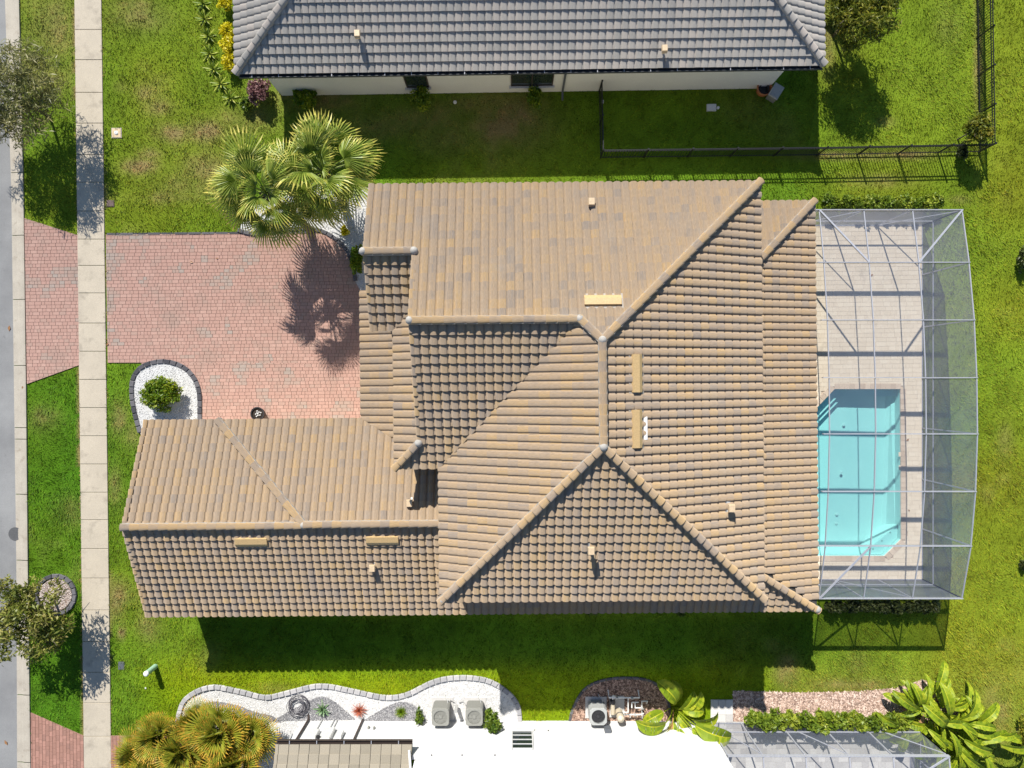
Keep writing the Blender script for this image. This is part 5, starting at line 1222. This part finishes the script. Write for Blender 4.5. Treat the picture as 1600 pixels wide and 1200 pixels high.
# pool pump and filter
x, y, _ = P(963, 1108); o = tag(empty('pool_pump', (x, y, 0)), 'beige pool pump and filter with white pipes in the mulch bed', 'pool pump')
m_ = MB(); m_.box((.02, .14, .04), (.66, .95, .08)); m_.build('pad', M['gtrav'], o)
m_ = MB(); m_.lathe([(.15, .08), (.17, .14), (.17, .72), (.15, .82), (.07, .88), (.03, .92)], (.08, -.06, 0), 20); m_.build('filter_tank', M['beige'], o, smooth=False)
m_ = MB(); m_.lathe([(.175, .50), (.185, .51), (.185, .54), (.175, .55)], (.08, -.06, 0), 20); m_.build('clamp_band', M['dark'], o)
m_ = MB(); m_.tube([(-.2, .35, .25), (-.2, -.1, .25)], .10, 14); m_.build('motor', M['beige'], o)
m_ = MB(); m_.lathe([(.10, .08), (.11, .34), (.09, .38)], (-.2, .46, 0), 16); m_.build('strainer_pot', M['dark'], o)
for pts in ([(.25, .1, .5), (.45, .1, .5), (.45, .75, .5), (-.4, .75, .5), (-.4, .95, .2)], [(.45, .75, .5), (.95, .75, .5), (.95, .95, .2)], [(-.2, .5, .3), (-.2, .75, .3), (.1, .75, .5)], [(.3, -.1, .3), (1.1, -.1, .3), (1.1, .2, .3), (.8, .2, .3), (.8, .45, .3)],
            [(1.1, .2, .3), (1.1, .5, .3), (1.35, .5, .3), (1.35, .3, .1)], [(.6, -.1, .3), (.6, -.3, .15)], [(1.15, -.05, .3), (1.15, -.35, .1)], [(.95, .45, .3), (.65, .45, .3), (.65, .2, .3)]):
    m_ = MB(); m_.tube(pts, .033, 8); m_.build('pipe', M['pvc'], o)
for p in ((.62, .75, .5), (1.1, .2, .3), (.8, -.1, .3), (-.05, .75, .5)):
    m_ = MB(); m_.lathe([(.055, -.05), (.06, 0), (.055, .06), (.02, .09)], p, 10); m_.box((p[0], p[1], p[2] + .11), (.16, .03, .025)); m_.build('valve', M['dish'], o)
# hose coil
x, y, _ = P(467, 1100); m_ = MB(); pts = []
for i in range(260):
    a = i * .2; r_ = .34 + .10 * math.sin(i * .037 + 1) + random.uniform(-.012, .012); pts.append((math.cos(a) * r_ * 1.05 + .05 * math.sin(i * .05), math.sin(a) * r_ + .04 * math.cos(i * .043), .05 + .16 * (i / 260) + .02 * math.sin(i * .31)))
m_.tube(pts, .014, 5); tag(m_.build('garden_hose', M['hose'], loc=(x, y, .03)), 'coiled dark garden hose lying on the gravel bed', 'hose')
# green utility bollard
x, y, _ = P(243, 1041); o = tag(empty('utility_post', (x, y, 0)), 'pale green utility post standing on the lower front lawn', 'utility post')
m_ = MB(); m_.lathe([(.115, 0), (.11, .78)], n=18); m_.build('body', M['green_pl'], o); m_ = MB(); m_.lathe([(.12, .76), (.12, .82), (.09, .86), (.03, .875)], n=18); m_.build('cap', M['pvc'], o)
# covers in the lawn
def lid(name, label, cat, px, py, wd, dp, mat, ring_mat=None, rz=.01, z=.03, cap=None):
    x, y, _ = P(px, py); o = tag(empty(name, (x, y, 0), rz), label, cat)
    m_ = MB(); m_.box((0, 0, z / 2), (wd, dp, z)); m_.build('frame', ring_mat or mat, o); m_ = MB(); m_.box((0, 0, z + .006), (wd * .84, dp * .84, .012)); m_.build('lid', mat, o)
    if cap: m_ = MB(); m_.lathe([(cap, 0), (cap, .02), (cap * .6, .035)], (0, 0, z + .012), 16); m_.build('cap', M['pvc'], o); m_ = MB(); m_.lathe([(cap * .3, 0), (cap * .2, .01)], (0, 0, z + .045), 10); m_.build('plug', M['dish'], o)
lid('sewer_cleanout', 'beige concrete square with white round cap on the upper lawn', 'utility cover', 182.5, 208, .46, .46, M['hoodp'], M['kerb'], cap=.085)
lid('valve_box', 'small brown valve box in the tree shade beside the pavement', 'utility cover', 173, 318, .34, .30, M['coverb'])
lid('meter_cover', 'small dark grey square cover beside the pavement on the lower lawn', 'utility cover', 190, 1040, .28, .36, M['cover'])
lid('irrigation_box', 'small white box with round knob on the shaded lawn behind the fence', 'irrigation box', 1111, 169, .42, .30, M['boxw'], z=.1)
x, y, _ = P(1121.5, 169); m_ = MB(); m_.lathe([(.06, 0), (.06, .08), (.03, .1)], n=12); tag(m_.build('sprinkler_valve', M['pvc'], loc=(x, y, 0)), 'round white valve knob touching the small white box', 'valve')
x, y, _ = P(711, 160); m_ = MB(); m_.lathe([(.07, 0), (.085, .02), (.07, .05), (.02, .055)], n=14); tag(m_.build('cleanout_cap', M['pvc'], loc=(x, y, 0)), 'small white round cap on the shaded lawn between the wall shrubs', 'cap')
x, y, _ = P(228, 1075); m_ = MB(); m_.lathe([(.04, 0), (.045, .03), (.02, .05)], n=10); tag(m_.build('lawn_sprinkler', M['pvc'], loc=(x, y, 0)), 'tiny white sprinkler head near the green utility post', 'sprinkler')
# orange pot with coil, grey bin lid at the neighbour's wall
x, y, _ = P(1190, 143); o = tag(empty('hose_pot', (x, y, 0)), 'orange terracotta hose pot at the foot of the white wall', 'pot')
m_ = MB(); m_.lathe([(.24, 0), (.33, .30), (.345, .40), (.29, .40), (.26, .18)], n=24); m_.build('pot', M['terra'], o); m_ = MB(); m_.lathe([(.27, .2), (.1, .22)], n=20); m_.tube([(.2 * math.cos(a * .5), .2 * math.sin(a * .5), .24 + .005 * a) for a in range(30)], .02, 5); m_.build('hose', M['dark'], o)
x, y, _ = P(1207, 149); o = tag(empty('storage_bin', (x, y, 0), R(-32)), 'light grey storage bin leaning beside the orange pot', 'bin')
m_ = MB(); m_.box((0, 0, .22), (.42, .60, .44)); m_.build('body', M['acgrey'], o); m_ = MB(); m_.box((0, 0, .46), (.48, .66, .05), taper=.92); m_.box((0, -.25, .495), (.3, .04, .02)); m_.build('lid', M['aclight'], o)
# black pot by the garage
x, y, _ = P(407, 646); o = tag(empty('flower_pot', (x, y, 0)), 'dark round pot with white pebbles half under the garage eave', 'pot')
m_ = MB(); m_.lathe([(.22, 0), (.30, .34), (.31, .40), (.26, .40), (.24, .30)], n=24); m_.build('pot', M['dark'], o); m_ = MB(); m_.lathe([(.245, .33), (.1, .36)], n=20); m_.build('soil', M['soil'], o)
for i in range(9): a = i * 2.4; m_ = MB(); m_.lathe([(.02, 0), (.035, .02), (.015, .04)], (.05 * math.sqrt(i) * math.cos(a) + .02, .05 * math.sqrt(i) * math.sin(a), .35), 6); m_.build('pebble', M['gravelw'], o)
# small leaves lying about
for a, b9, lb in ((15, 513, 'larger dry brown leaf on the grey road beside the brick apron'), (37, 605, 'dry brown leaf on the kerb where the brick apron ends'), (10, 1160, 'dry brown leaf on the grey road near the bottom left corner'), (300, 410, 'dry leaf on the upper part of the brick driveway, left of two'), (340, 404, 'dry leaf on the upper part of the brick driveway, nearest the palms'),
                  (168, 425, 'dry leaf where pavement and brick driveway meet, upper one'), (169, 538, 'dry leaf where pavement and brick driveway meet, lower one'), (1417, 687, 'dry leaf on the cream deck beside the middle of the pool'), (1419, 797, 'dry leaf on the cream deck beside the deep end of the pool'), (1361, 430, 'small dark leaf on the cream deck above the pool')):
    x, y, _ = P(a, b9); an = random.uniform(0, 6); s_ = random.uniform(.05, .09)
    if a < 30: s_ = .14
    m_ = MB(); v = [(s_ * math.cos(an + t) * k, s_ * math.sin(an + t) * k, z) for t, k, z in ((0, 1, .01), (1.6, .45, .03), (3.14, 1, .012), (4.7, .45, .025))]; m_.add(v, [(0, 1, 2), (0, 2, 3)], .3)
    tag(m_.build('fallen_leaf', M['bopd'], loc=(x, y, .055 if a > 30 else .012)), lb, 'leaf')
